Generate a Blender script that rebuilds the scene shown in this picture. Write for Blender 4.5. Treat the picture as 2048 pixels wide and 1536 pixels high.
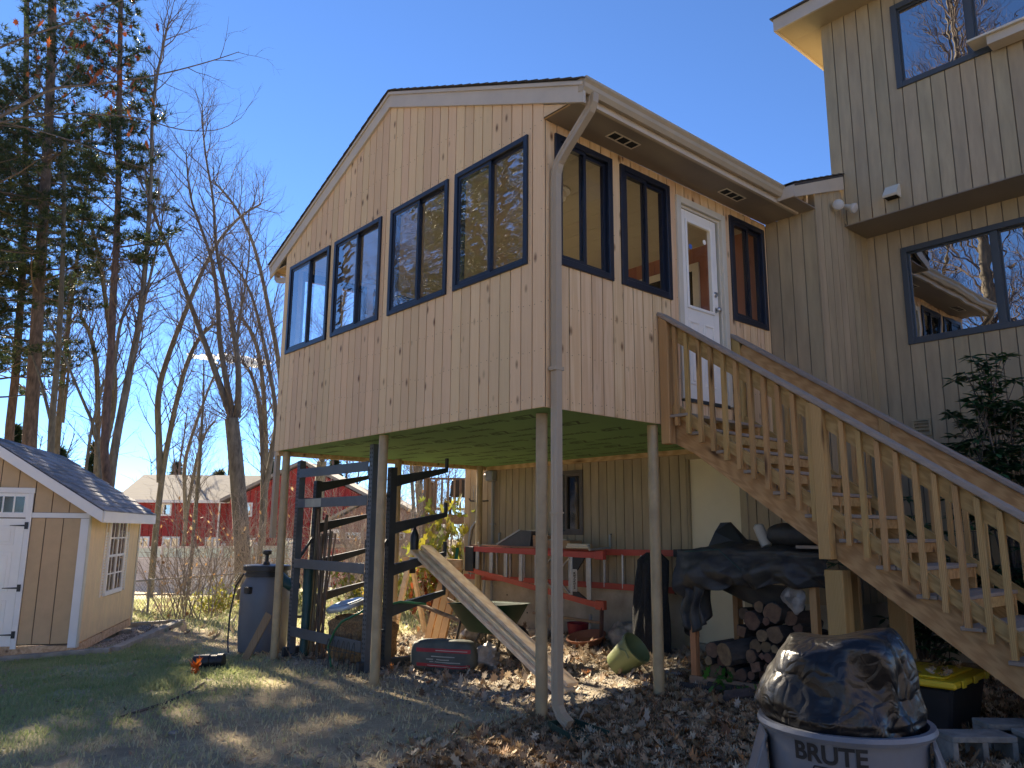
import bpy, math, random
import numpy as np
from mathutils import Vector, Matrix, noise as mnoise
random.seed(7); rng = np.random.default_rng(7)
SC = bpy.context.scene; COL = SC.collection
for o in list(bpy.data.objects): bpy.data.objects.remove(o)
# ------------------------------------------------------------ camera, sky, sun, exposure
cam = bpy.data.objects.new('camera', bpy.data.cameras.new('camera')); COL.objects.link(cam)
cam.location = (4.4659, -4.2103, 1.4663)
_y, _p, _r = map(math.radians, (-49.0863, 10.7662, 0.4596))
_f = Vector((math.sin(_y)*math.cos(_p), math.cos(_y)*math.cos(_p), math.sin(_p)))
_a = Vector((math.cos(_y), -math.sin(_y), 0)); _b = _a.cross(_f)
_a, _b = _a*math.cos(_r)+_b*math.sin(_r), -_a*math.sin(_r)+_b*math.cos(_r)
cam.matrix_world = Matrix.Translation(cam.location) @ Matrix((_a, _b, -_f)).transposed().to_4x4()
cam.data.sensor_width = 36; cam.data.lens = 36*1539.85/2048; cam.data.clip_start = .05; cam.data.clip_end = 3000
SC.camera = cam
SUN_AZ, SUN_EL = math.radians(-85.5), math.radians(27)
world = bpy.data.worlds.new('World'); SC.world = world; world.use_nodes = True
nt = world.node_tree; bg = nt.nodes['Background']
sky = nt.nodes.new('ShaderNodeTexSky'); sky.sky_type = 'NISHITA'; sky.sun_disc = False
sky.sun_elevation = SUN_EL; sky.sun_rotation = SUN_AZ; sky.altitude = 1500; sky.air_density = .7; sky.dust_density = 0; sky.ozone_density = 7.0
nt.links.new(sky.outputs[0], bg.inputs[0]); bg.inputs[1].default_value = .05
sun = bpy.data.objects.new('sun', bpy.data.lights.new('sun', 'SUN')); COL.objects.link(sun)
sd = Vector((math.sin(SUN_AZ)*math.cos(SUN_EL), math.cos(SUN_AZ)*math.cos(SUN_EL), math.sin(SUN_EL)))
sun.rotation_euler = sd.to_track_quat('Z', 'Y').to_euler(); sun.location = (-30, 0, 40)
sun.data.energy = 5; sun.data.angle = math.radians(.5); sun.data.color = (1, .85, .63)
SC.view_settings.view_transform = 'Standard'; SC.view_settings.look = 'None'
SC.view_settings.exposure = 2.57; SC.view_settings.gamma = 1; SC.view_settings.use_curve_mapping = False
SC.cycles.max_bounces = 10; SC.cycles.diffuse_bounces = 8; SC.cycles.transparent_max_bounces = 16
SC.cycles.sample_clamp_indirect = 6

# ------------------------------------------------------------ helpers
ROOT = {}
def rootloc(o):
    while o is not None and o.parent is not None: o = o.parent
    return o.location.copy() if o is not None else Vector((0, 0, 0))
class MB:
    def __init__(s): s.v = []; s.f = []
    def add(s, vs, fs):
        n = len(s.v); s.v.extend([tuple(p) for p in vs]); s.f.extend([tuple(i+n for i in f) for f in fs]); return s
    def box(s, x0, y0, z0, x1, y1, z1):
        x0, x1 = min(x0, x1), max(x0, x1); y0, y1 = min(y0, y1), max(y0, y1); z0, z1 = min(z0, z1), max(z0, z1)
        return s.add([(x0,y0,z0),(x1,y0,z0),(x1,y1,z0),(x0,y1,z0),(x0,y0,z1),(x1,y0,z1),(x1,y1,z1),(x0,y1,z1)],
                     [(0,3,2,1),(4,5,6,7),(0,1,5,4),(1,2,6,5),(2,3,7,6),(3,0,4,7)])
    def ex(s, poly, vec):                      # polygon extruded along a vector
        n = len(poly); vec = Vector(vec); a = [Vector(p) for p in poly]
        nrm = Vector((0,0,0))
        for i in range(n): nrm += a[i].cross(a[(i+1) % n])
        if nrm.dot(vec) > 0: a = a[::-1]
        return s.add(a+[p+vec for p in a], [tuple(range(n)), tuple(range(2*n-1, n-1, -1))]+[((i+1) % n, i, n+i, n+(i+1) % n) for i in range(n)])
    def bar(s, p, q, w, h, up=(0,0,1)):        # rectangular bar from p to q
        p, q = Vector(p), Vector(q); d = (q-p).normalized(); up = Vector(up)
        a = d.cross(up)
        if a.length < 1e-4: a = d.cross(Vector((1,0,0)))
        a.normalize(); b = a.cross(d); a *= w/2; b *= h/2
        return s.ex([p-a-b, p+a-b, p+a+b, p-a+b], q-p)
    def tube(s, pts, rad, n=8, cap=True):
        pts = [Vector(p) for p in pts]
        if not hasattr(rad, '__len__'): rad = [rad]*len(pts)
        m = len(pts); ref = None; vs = []
        for i in range(m):
            d = (pts[min(i+1, m-1)]-pts[max(i-1, 0)])
            d = d.normalized() if d.length > 1e-9 else Vector((0,0,1))
            if ref is None: ref = Vector((0,0,1)) if abs(d.z) < .9 else Vector((1,0,0))
            a = d.cross(ref); a = a.normalized() if a.length > 1e-6 else Vector((1,0,0)); b = a.cross(d); ref = -b if False else b*1
            ref = b
            for k in range(n):
                t = 2*math.pi*k/n; vs.append(pts[i]+(a*math.cos(t)+b*math.sin(t))*rad[i])
        fs = [(i*n+k, i*n+(k+1) % n, (i+1)*n+(k+1) % n, (i+1)*n+k) for i in range(m-1) for k in range(n)]
        if cap: fs += [tuple(range(n-1, -1, -1)), tuple(range((m-1)*n, m*n))]
        return s.add(vs, fs)
    def lathe(s, c, prof, n=24, axis=(0,0,1), closed=True, warp=None):
        c = Vector(c); ax = Vector(axis).normalized(); a = ax.cross(Vector((0,0,1)))
        a = a.normalized() if a.length > 1e-4 else Vector((1,0,0)); b = ax.cross(a); vs = []
        for r, h in prof:
            for k in range(n):
                t = 2*math.pi*k/n; vs.append(c+ax*h+(a*math.cos(t)+b*math.sin(t))*r)
        m = len(prof); fs = [(i*n+k, i*n+(k+1) % n, (i+1)*n+(k+1) % n, (i+1)*n+k) for i in range(m-1) for k in range(n)]
        if closed: fs += [tuple(range(n-1, -1, -1)), tuple(range((m-1)*n, m*n))]
        return s.add(vs, fs)
    def grid(s, fn, nu, nv):
        vs = [fn(i/nu, j/nv) for j in range(nv+1) for i in range(nu+1)]; w = nu+1
        return s.add(vs, [(j*w+i, j*w+i+1, (j+1)*w+i+1, (j+1)*w+i) for j in range(nv) for i in range(nu)])
    def build(s, name, mat, parent=None, smooth=False, bevel=0, loc=None, solid=0, **tags):
        off = rootloc(parent) if parent is not None else Vector(loc if loc is not None else (0,0,0))
        me = bpy.data.meshes.new(name); ox, oy, oz = off
        me.from_pydata([(x-ox, y-oy, z-oz) for x, y, z in s.v], [], s.f)
        me.materials.append(mat)
        if smooth:
            me.polygons.foreach_set('use_smooth', [True]*len(me.polygons)); 
            if smooth != 'all':
                try: me.set_sharp_from_angle(angle=math.radians(40))
                except Exception: pass
        o = bpy.data.objects.new(name, me); COL.objects.link(o)
        if parent is not None: o.parent = parent
        else: o.location = off
        if solid:
            md = o.modifiers.new('solid', 'SOLIDIFY'); md.thickness = solid
        if bevel:
            md = o.modifiers.new('bevel', 'BEVEL'); md.width = bevel; md.segments = 1; md.limit_method = 'ANGLE'
        for k, v in tags.items(): o[k] = v
        return o
def npmesh(name, V, F, mat, parent=None, loc=(0,0,0), cols=None, smooth=False, **tags):   # V (n,3) F (m,k) numpy
    me = bpy.data.meshes.new(name); off = rootloc(parent) if parent is not None else Vector(loc)
    V = np.asarray(V, np.float32)-np.array(off, np.float32); F = np.asarray(F, np.int32); k = F.shape[1]
    me.vertices.add(len(V)); me.vertices.foreach_set('co', V.ravel())
    me.loops.add(F.size); me.loops.foreach_set('vertex_index', F.ravel())
    me.polygons.add(len(F)); me.polygons.foreach_set('loop_start', np.arange(0, F.size, k, dtype=np.int32))
    me.polygons.foreach_set('loop_total', np.full(len(F), k, np.int32))
    me.update(calc_edges=True)
    if smooth: me.polygons.foreach_set('use_smooth', np.ones(len(F), bool))
    if cols is not None:
        at = me.attributes.new('tint', 'FLOAT', 'POINT'); at.data.foreach_set('value', np.asarray(cols, np.float32))
    me.materials.append(mat); o = bpy.data.objects.new(name, me); COL.objects.link(o)
    if parent is not None: o.parent = parent
    else: o.location = off
    for kk, v in tags.items(): o[kk] = v
    return o
def thing(name, label, cat, loc=(0,0,0), group=None):
    o = bpy.data.objects.new(name, None); o.empty_display_size = .1; COL.objects.link(o); o.location = loc
    o['label'] = label; o['category'] = cat
    if group: o['group'] = group
    return o
def T(label, cat, group=None):
    d = dict(label=label, category=cat)
    if group: d['group'] = group
    return d
def copytree(o, parent=None, loc=None, rotz=None, scale=None, **tags):
    c = o.copy(); COL.objects.link(c)
    if parent is not None: c.parent = parent
    for ch in list(o.children): copytree(ch, c)
    if loc is not None: c.location = loc
    if rotz is not None: c.rotation_euler = (0, 0, rotz)
    if scale is not None: c.scale = (scale,)*3 if not hasattr(scale, '__len__') else scale
    for k, v in tags.items(): c[k] = v
    return c
def gz(x, y):
    z = .025*(x+.3)+.04*(min(y, 3.5)-.25)
    if x < -5: z += .027*(x+5)
    return max(z, -2.2)
def text(body, size, mtx, mat, name, parent, ext=.0006, spacing=1.0, bold=0):
    cu = bpy.data.curves.new('t', 'FONT'); cu.body = body; cu.size = size; cu.extrude = ext; cu.align_x = 'CENTER'; cu.align_y = 'CENTER'
    cu.space_character = spacing; cu.offset = bold
    t = bpy.data.objects.new('t', cu); COL.objects.link(t); bpy.context.view_layer.update()
    me = bpy.data.meshes.new_from_object(t.evaluated_get(bpy.context.evaluated_depsgraph_get()))
    bpy.data.objects.remove(t); me.name = name
    return me
def put_text(body, size, origin, xdir, ydir, mat, name, parent, ext=.0006, bold=0, spacing=1.0, bend=None):
    me = text(body, size, None, mat, name, parent, ext, spacing, bold)
    x = Vector(xdir).normalized(); y = Vector(ydir).normalized(); z = x.cross(y); off = rootloc(parent)
    for v in me.vertices:
        p = v.co
        q = bend(p) if bend else Vector(origin)+x*p.x+y*p.y+z*p.z
        v.co = q-off
    me.materials.clear(); me.materials.append(mat)
    o = bpy.data.objects.new(name, me); COL.objects.link(o); o.parent = parent
    return o

# ------------------------------------------------------------ materials
def nodes(name):
    m = bpy.data.materials.new(name); m.use_nodes = True; t = m.node_tree
    return m, t, t.nodes, t.links, t.nodes['Principled BSDF']
def rgb(c): return (c[0], c[1], c[2], 1)
def coords(t, scale=(1,1,1), rand=True, rot=(0,0,0)):
    n, l = t.nodes, t.links
    tc = n.new('ShaderNodeTexCoord'); mp = n.new('ShaderNodeMapping'); mp.inputs['Scale'].default_value = scale; mp.inputs['Rotation'].default_value = rot
    if rand:
        oi = n.new('ShaderNodeObjectInfo'); mu = n.new('ShaderNodeMath'); mu.operation = 'MULTIPLY'; mu.inputs[1].default_value = 57.3
        l.new(oi.outputs['Random'], mu.inputs[0]); va = n.new('ShaderNodeVectorMath'); va.operation = 'ADD'
        l.new(tc.outputs['Object'], va.inputs[0]); l.new(mu.outputs[0], va.inputs[1]); l.new(va.outputs[0], mp.inputs['Vector'])
    else: l.new(tc.outputs['Object'], mp.inputs['Vector'])
    if any(rot):                               # turn the grain first, then stretch it
        mp.inputs['Scale'].default_value = (1,1,1); m2 = n.new('ShaderNodeMapping'); m2.inputs['Scale'].default_value = scale
        l.new(mp.outputs[0], m2.inputs['Vector']); return m2.outputs[0]
    return mp.outputs[0]
def mixc(t, fac, a, b, mode='MIX'):
    n, l = t.nodes, t.links; m = n.new('ShaderNodeMix'); m.data_type = 'RGBA'; m.blend_type = mode
    for s, v in ((m.inputs[0], fac), (m.inputs[6], a), (m.inputs[7], b)):
        if hasattr(v, 'is_output'): l.new(v, s)
        elif isinstance(v, (tuple, list)): s.default_value = rgb(v)
        else: s.default_value = v
    return m.outputs[2]
def ramp(t, src, p0, p1, c0=(0,0,0), c1=(1,1,1)):
    r = t.nodes.new('ShaderNodeValToRGB'); r.color_ramp.elements[0].position = p0; r.color_ramp.elements[1].position = p1
    r.color_ramp.elements[0].color = rgb(c0); r.color_ramp.elements[1].color = rgb(c1); t.links.new(src, r.inputs[0]); return r.outputs[0]
def noise(t, vec, scale, detail=4, rough=.6):
    x = t.nodes.new('ShaderNodeTexNoise'); x.inputs['Scale'].default_value = scale; x.inputs['Detail'].default_value = detail; x.inputs['Roughness'].default_value = rough
    t.links.new(vec, x.inputs['Vector']); return x.outputs['Fac']
def bumpn(t, h, strength, dist=.01):
    b = t.nodes.new('ShaderNodeBump'); b.inputs['Strength'].default_value = strength; b.inputs['Distance'].default_value = dist
    t.links.new(h, b.inputs['Height']); return b.outputs[0]
def objrand(t, base, amt):
    n, l = t.nodes, t.links; oi = n.new('ShaderNodeObjectInfo'); mr = n.new('ShaderNodeMapRange')
    mr.inputs[3].default_value = 1-amt; mr.inputs[4].default_value = 1+amt; l.new(oi.outputs['Random'], mr.inputs[0])
    hv = n.new('ShaderNodeHueSaturation'); l.new(mr.outputs[0], hv.inputs['Value'])
    m3 = n.new('ShaderNodeMath'); m3.operation = 'MULTIPLY'; m3.inputs[1].default_value = 7.31; m4 = n.new('ShaderNodeMath'); m4.operation = 'FRACT'; m5 = n.new('ShaderNodeMapRange'); m5.inputs[3].default_value = .5-amt*.09; m5.inputs[4].default_value = .5+amt*.09
    l.new(oi.outputs['Random'], m3.inputs[0]); l.new(m3.outputs[0], m4.inputs[0]); l.new(m4.outputs[0], m5.inputs[0]); l.new(m5.outputs[0], hv.inputs['Hue']); l.new(base, hv.inputs['Color']); return hv.outputs[0]
def mat(name, c, rough=.6, var=.12, scale=6, stretch=(1,1,1), bump=.0, bscale=None, metal=0, spec=.5, rand=.05, c2=None, fine=.0, coat=0):
    m, t, n, l, b = nodes(name); v = coords(t, stretch); f = noise(t, v, scale, 6)
    c2 = c2 or tuple(x*(1-2*var) for x in c); c1 = c if c2 else c
    col = mixc(t, ramp(t, f, .3, .7), c2, tuple(min(1, x*(1+var*.6)) for x in c1))
    if rand: col = objrand(t, col, rand)
    l.new(col, b.inputs['Base Color']); b.inputs['Roughness'].default_value = rough; b.inputs['Metallic'].default_value = metal
    b.inputs['Specular IOR Level'].default_value = spec; b.inputs['Coat Weight'].default_value = coat
    if bump: l.new(bumpn(t, noise(t, v, bscale or scale*4, 4), bump), b.inputs['Normal'])
    rr = t.nodes.new('ShaderNodeMapRange'); rr.inputs[3].default_value = max(0, rough-.08); rr.inputs[4].default_value = min(1, rough+.1)
    l.new(f, rr.inputs[0]); l.new(rr.outputs[0], b.inputs['Roughness'])
    return m
def wood(name, light, dark, stretch, knots=True, rough=.65, rot=(0,0,0), rand=.1, kscale=(5,5,1.6), kthr=.1, grain=1.0, gscale=4.0, kcol=None, bump=.15):
    m, t, n, l, b = nodes(name); v = coords(t, stretch, True, rot)
    f = noise(t, v, gscale, 6, .7)
    w = n.new('ShaderNodeTexWave'); w.wave_type = 'BANDS'; w.bands_direction = 'X'; w.inputs['Scale'].default_value = gscale*.9; w.inputs['Distortion'].default_value = 9; w.inputs['Detail'].default_value = 3; w.inputs['Detail Scale'].default_value = .6
    l.new(v, w.inputs['Vector'])
    g = mixc(t, .5, f, w.outputs['Color'])
    col = mixc(t, ramp(t, g, .5-.3/grain*.9, .5+.3/grain), dark, light)
    v2 = coords(t, (1.3,1.3,.5), True); col = mixc(t, ramp(t, noise(t, v2, 1.5, 3), .35, .7), mixc(t, .35, col, dark), col)
    if knots:
        vk = coords(t, kscale, True, rot); vo = n.new('ShaderNodeTexVoronoi'); vo.inputs['Scale'].default_value = 1.0; l.new(vk, vo.inputs['Vector'])
        k = ramp(t, vo.outputs['Distance'], kthr*.45, kthr*1.7, (1,1,1), (0,0,0)); sep = n.new('ShaderNodeSeparateColor'); l.new(vo.outputs['Color'], sep.inputs[0])
        gate = ramp(t, sep.outputs[0], .45, .5); kk = n.new('ShaderNodeMath'); kk.operation = 'MULTIPLY'; l.new(k, kk.inputs[0]); l.new(gate, kk.inputs[1])
        col = mixc(t, kk.outputs[0], col, kcol or tuple(x*.42 for x in dark))
    col = objrand(t, col, rand)
    l.new(col, b.inputs['Base Color']); b.inputs['Roughness'].default_value = rough; b.inputs['Specular IOR Level'].default_value = .3
    if bump: l.new(bumpn(t, g, bump, .004), b.inputs['Normal'])
    return m
def leafmat(name, cs, rough=.6, trans=.25, emit=0):                  # per-leaf colours from the point attribute 'tint'
    m, t, n, l, b = nodes(name); a = n.new('ShaderNodeAttribute'); a.attribute_name = 'tint'
    r = n.new('ShaderNodeValToRGB'); r.color_ramp.interpolation = 'LINEAR'
    el = r.color_ramp.elements
    while len(el) < len(cs): el.new(.5)
    for i, c in enumerate(cs): el[i].position = i/(len(cs)-1); el[i].color = rgb(c)
    l.new(a.outputs['Fac'], r.inputs[0]); l.new(r.outputs[0], b.inputs['Base Color']); b.inputs['Roughness'].default_value = rough; b.inputs['Specular IOR Level'].default_value = .3
    if trans:
        tr = n.new('ShaderNodeBsdfTranslucent'); l.new(r.outputs[0], tr.inputs[0]); mx = n.new('ShaderNodeMixShader'); mx.inputs[0].default_value = trans
        l.new(b.outputs[0], mx.inputs[1]); l.new(tr.outputs[0], mx.inputs[2]); l.new(mx.outputs[0], n['Material Output'].inputs[0])
    return m
def glassmat(name, ior=1.55, wav=.02, wscale=2.5, tint=(1,1,1)):
    m, t, n, l, b = nodes(name); n.remove(b)
    gl = n.new('ShaderNodeBsdfGlossy'); gl.inputs['Roughness'].default_value = .0; tr = n.new('ShaderNodeBsdfTransparent'); tr.inputs[0].default_value = rgb(tint)
    fr = n.new('ShaderNodeFresnel'); fr.inputs[0].default_value = ior; mx = n.new('ShaderNodeMixShader')
    bp = bumpn(t, noise(t, coords(t, (1,1,2.6)), wscale, 2), 1.0, wav); l.new(bp, gl.inputs['Normal']); l.new(bp, fr.inputs['Normal'])
    ge = n.new('ShaderNodeNewGeometry'); fm = n.new('ShaderNodeMath'); fm.operation = 'SUBTRACT'; fm.inputs[0].default_value = 1; l.new(ge.outputs['Backfacing'], fm.inputs[1]); fx = n.new('ShaderNodeMath'); fx.operation = 'MULTIPLY'; l.new(fr.outputs[0], fx.inputs[0]); l.new(fm.outputs[0], fx.inputs[1])   # only the face turned to the ray reflects
    l.new(fx.outputs[0], mx.inputs[0]); l.new(tr.outputs[0], mx.inputs[1]); l.new(gl.outputs[0], mx.inputs[2]); l.new(mx.outputs[0], n['Material Output'].inputs[0])
    return m
M = {}
M['pine'] = wood('pine_boards', (.80,.585,.345), (.68,.45,.24), (9,9,.55), kscale=(9,9,4.2), kthr=.135, rand=.075, kcol=(.17,.075,.03), gscale=3)
M['pine_x'] = wood('pine_lumber_x', (.72,.52,.30), (.54,.34,.17), (.55,9,9), kscale=(2.0,8,8), kthr=.15, rand=.06, kcol=(.2,.1,.05), gscale=3)
M['joint'] = mat('board_joint', (.085,.04,.02), .85)
M['trim'] = mat('tan_trim_paint', (.56,.48,.37), .5, .06, 3)
M['post'] = mat('tan_post_paint', (.46,.345,.185), .45, .14, 5)
M['gutter'] = mat('tan_gutter_metal', (.45,.36,.24), .4, .05, 3)
M['soffit'] = mat('brown_grey_soffit', (.27,.225,.175), .6, .05, 3)
M['siding'] = mat('tan_siding_paint', (.43,.34,.205), .7, .12, 3, (3,3,.5), bump=.1, bscale=60, rand=.05)
M['groove'] = mat('siding_groove', (.20,.16,.11), .8)
M['frame'] = mat('black_window_frame', (.014,.017,.028), .3, .05, 3)
M['hframe'] = mat('grey_window_frame', (.06,.07,.08), .4, .05, 3)
M['glass'] = glassmat('window_glass', 4.2, .0035, 2.0)
M['glassr'] = glassmat('clear_window_glass', 1.3, .003, 2.0)
M['dglass'] = mat('dark_room_glass', (.006,.007,.008), .01, .0, 1, spec=1.0, rand=0)
M['white'] = mat('white_paint', (.90,.86,.77), .4, .03, 3)
M['cream'] = mat('cream_trim_paint', (.66,.60,.47), .5, .04, 3)
M['nickel'] = mat('brushed_nickel', (.5,.48,.45), .3, .05, 8, metal=1)
M['zip'] = mat('green_sheathing', (.19,.35,.125), .75, .07, 2.2, bump=.15, bscale=50)
M['zipink'] = mat('dark_green_ink', (.075,.125,.05), .8)
M['ply'] = wood('interior_board', (.50,.45,.345), (.43,.38,.28), (6,.6,6), knots=False, rand=.05)
M['inwall'] = mat('interior_wall', (.50,.455,.37), .8)
M['pink'] = wood('reddish_boards', (.40,.19,.12), (.30,.13,.08), (6,6,.6), knots=True, rand=.1)
M['deckx'] = wood('treated_lumber_slope', (.56,.36,.145), (.40,.235,.085), (.5,8,8), rot=(0,math.radians(-35.3),0), kscale=(1.6,7,7), kthr=.13, rand=.1, kcol=(.10,.05,.02), gscale=4, bump=.3)
M['deckz'] = wood('treated_lumber_upright', (.57,.37,.15), (.40,.235,.085), (9,9,.5), kscale=(8,8,1.6), kthr=.13, rand=.12, kcol=(.10,.05,.02), gscale=4, bump=.3)
M['compo'] = mat('grey_composite', (.35,.285,.225), .6, .1, 5, (.3,6,6), bump=.1, bscale=30)
M['oldwood'] = wood('weathered_lumber', (.36,.25,.16), (.22,.14,.08), (8,8,.5), rand=.15, kcol=(.06,.03,.02))
M['rackm'] = mat('blue_grey_steel', (.095,.112,.128), .42, .15, 5, bump=.05)
M['rackd'] = mat('dark_steel', (.035,.042,.045), .5, .2, 5)
M['hole'] = mat('dark_hole', (.01,.01,.01), .9)
M['conc'] = mat('foundation_concrete', (.48,.43,.32), .85, .22, 2.5, bump=.3, bscale=30, c2=(.30,.25,.17))
M['shingle'] = mat('grey_shingle', (.24,.24,.25), .85, .25, 30, bump=.3, bscale=90, rand=.38)
M['dshingle'] = mat('dark_shingle', (.09,.08,.075), .85, .2, 30, bump=.3, rand=.15)
# ------------------------------------------------------------ cladding, windows
def clad(parent, P, name, m, edges, zlo, zhi, holes, d0, d1, gap=.007, chamfer=True):
    """boards between successive edges, each one an object; holes = (u0,u1,z0,z1)"""
    out = []
    for a, b in zip(edges[:-1], edges[1:]):
        g = gap/2 if len(edges) > 2 else 0
        a, b = a+g, b-g; cuts = {a, b}
        for h in holes:
            for u in h[:2]:
                if a < u < b: cuts.add(u)
        cuts = sorted(cuts); pcs = []
        for p, q in zip(cuts[:-1], cuts[1:]):
            if q-p < .002: continue
            c = (p+q)/2; cur = (zlo(p), zlo(q)); segs = []
            for h in sorted([h for h in holes if h[0]-1e-6 <= c <= h[1]+1e-6], key=lambda h: h[2]):
                segs.append((cur, (h[2], h[2]))); cur = (h[3], h[3])
            segs.append((cur, (zhi(p), zhi(q))))
            for (l0, l1), (h0, h1) in segs:
                if min(h0-l0, h1-l1) >= .003: pcs.append((p, q, l0, l1, h0, h1))
        grp = []                                   # pieces that touch make one board
        for k in pcs:
            hit = [g for g in grp if any(abs(j[1]-k[0]) < 1e-6 and j[3] < k[4]-1e-6 and k[2] < j[5]-1e-6 for j in g)]
            new = [k]
            for g in hit: new += g; grp.remove(g)
            grp.append(new)
        for g in grp:
            mb = MB(); ix = {}
            def vi(*w):
                key = tuple(round(x, 5) for x in w)
                if key not in ix: ix[key] = len(mb.v); mb.v.append(key)
                return ix[key]
            for p, q, l0, l1, h0, h1 in g:
                A = [vi(*P(p,l0,d0)), vi(*P(q,l1,d0)), vi(*P(q,h1,d0)), vi(*P(p,h0,d0))]; B = [vi(*P(p,l0,d1)), vi(*P(q,l1,d1)), vi(*P(q,h1,d1)), vi(*P(p,h0,d1))]
                mb.f += [tuple(A[i] if i < 4 else B[i-4] for i in f) for f in ((0,1,2,3),(7,6,5,4),(0,4,5,1),(1,5,6,2),(2,6,7,3),(3,7,4,0))]
            out.append(mb.build(name, m, parent))
    return out
def pb(mb, P, u0, u1, v0, v1, d0, d1):
    a = P(u0,v0,d0); b = P(u1,v1,d1); return mb.box(*a, *b)
def ring(mb, P, u0, u1, v0, v1, w, d0, d1, wv=None):
    wv = wv or w
    pb(mb,P,u0,u0+w,v0,v1,d0,d1); pb(mb,P,u1-w,u1,v0,v1,d0,d1); pb(mb,P,u0+w,u1-w,v0,v0+wv,d0,d1); pb(mb,P,u0+w,u1-w,v1-wv,v1,d0,d1); return mb
def slider(parent, P, u0, u1, v0, v1, fm, gm, w=.05, proud=.022, flip=False, muntin=.5):
    fr = ring(MB(), P, u0, u1, v0, v1, w, -.09, proud).build('window', fm, parent, bevel=.003)
    c = u0+(u1-u0)*muntin; s = .032
    L = ring(MB(), P, u0+w, c+.02, v0+w, v1-w, s, -.012, .008).build('sash', fm, fr)
    R = ring(MB(), P, c-.02, u1-w, v0+w, v1-w, s, -.045, -.020).build('sash', fm, fr)
    pb(MB(), P, u0+w+s-.004, c+.02-s+.004, v0+w+s-.004, v1-w-s+.004, -.004, .0).build('pane', gm, fr)
    pb(MB(), P, c-.02+s-.004, u1-w-s+.004, v0+w+s-.004, v1-w-s+.004, -.034, -.030).build('pane', gm, fr)
    return fr
Z0 = 2.45; XL = -5.096; DD = 3.53; RX = -2.53; SL = .4247
PG = lambda u, v, d: (u, -d, v)            # gable face of the sunroom
PR = lambda u, v, d: (d, u, v)             # right face
PD = lambda u, v, d: (u, DD-d, v)          # back house wall, outer side
room = thing('sunroom', 'new pine clad sunroom with gable front and black slider windows raised on tan posts', 'sunroom', (0,0,Z0))
GW = [(-1.259,-.195),(-2.432,-1.373),(-3.701,-2.625),(-4.93,-3.828)]
RW = [(.127,.865),(.982,1.725),(2.779,3.47)]
ZH, ZS, RZH, RZS = 4.907, 3.707, 4.888, 3.695
DL, DR, DB, DT = 1.829, 2.681, 2.731, 4.835
roofz = lambda x: 6.195-SL*abs(x-RX)
ghol = [(a,b,ZS,ZH) for a,b in GW]; rhol = [(a,b,RZS,RZH) for a,b in RW]+[(DL,DR,DB-.02,DT)]
n = 36; ed = [XL+(-XL)*i/n for i in range(n+1)]; ed = sorted(ed+[RX]) if False else ed
# the board under the ridge is split there so its top follows both slopes
def gz_hi(x): return roofz(x)
clad(room, PG, 'plank', M['pine'], ed, lambda u: Z0, gz_hi, ghol, -.02, 0, .012)
ne = 25; ed2 = [.02+(DD-.02)*i/ne for i in range(ne+1)]
clad(room, PR, 'plank', M['pine'], ed2, lambda u: Z0, lambda u: 4.975, rhol, -.02, 0, .012)
# core walls behind the boards (their reddish face shows in the joints) and the lining inside
PL = lambda u, v, d: (XL-d, u, v)
LW = [(.2,1.2,ZS,ZH),(1.3,2.3,ZS,ZH),(2.4,3.3,ZS,ZH)]
clad(room, PG, 'wall', M['joint'], [XL,RX,0], lambda u: Z0+.004, lambda u: roofz(u)-.004, ghol, -.10, -.0225)
clad(room, PG, 'lining', M['inwall'], [XL+.1,-.1], lambda u: Z0+.26, lambda u: 5.0, ghol, -.115, -.102)
clad(room, PR, 'wall', M['joint'], [.1,DD], lambda u: Z0+.004, lambda u: 4.97, rhol, -.10, -.0225)
clad(room, PR, 'lining', M['inwall'], [.116,DD-.02], lambda u: Z0+.26, lambda u: 4.96, rhol, -.115, -.102)
clad(room, PL, 'wall', M['joint'], [.0225,DD], lambda u: Z0+.004, lambda u: 4.97, LW, -.10, -.0225)
clad(room, PL, 'lining', M['inwall'], [.116,DD-.02], lambda u: Z0+.26, lambda u: 4.96, LW, -.115, -.102)
clad(room, PL, 'plank', M['pine'], [.02+(DD-.02)*i/25 for i in range(26)], lambda u: Z0, lambda u: 4.975, LW, -.02, 0)
for a, b in GW: slider(room, PG, a, b, ZS, ZH, M['frame'], M['glass'])
for a, b in RW: slider(room, PR, a, b, RZS, RZH, M['frame'], M['glassr'], w=.06)
for a, b, c, d in LW: slider(room, PL, a, b, c, d, M['frame'], M['glassr'])
# door: casing, jamb, slab with a half light, two lower panels, knob, dead bolt
door = MB(); cw = .07
pb(door,PR,DL,DL+cw,DB,DT,-.02,.024); pb(door,PR,DR-cw,DR,DB,DT,-.02,.024); pb(door,PR,DL+cw,DR-cw,DT-cw,DT,-.02,.024)
dcas = door.build('door_casing', M['cream'], room, bevel=.004)
mb = MB(); ring(mb,PR,DL+cw,DR-cw,DB-.01,DT-cw,.025,-.11,-.012); mb.build('jamb', M['cream'], dcas)
pb(MB(),PR,DL+cw,DR-cw,DB-.02,DB+.012,-.1,.03).build('threshold', M['rackd'], dcas)
s0, s1, t0, t1 = DL+cw+.028, DR-cw-.05, DB+.02, DT-cw-.028
g0, g1 = t0+.95, t1-.11
sl = MB()
pb(sl,PR,s0,s0+.1,t0,t1,-.07,-.028); pb(sl,PR,s1-.1,s1,t0,t1,-.07,-.028); pb(sl,PR,s0+.1,s1-.1,t0,g0,-.07,-.028); pb(sl,PR,s0+.1,s1-.1,g1,t1,-.07,-.028)
slab = sl.build('door', M['white'], room, bevel=.003)
ring(MB(),PR,s0+.085,s1-.085,g0-.015,g1+.015,.032,-.027,-.012).build('light_frame', M['white'], slab, bevel=.004)
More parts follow.
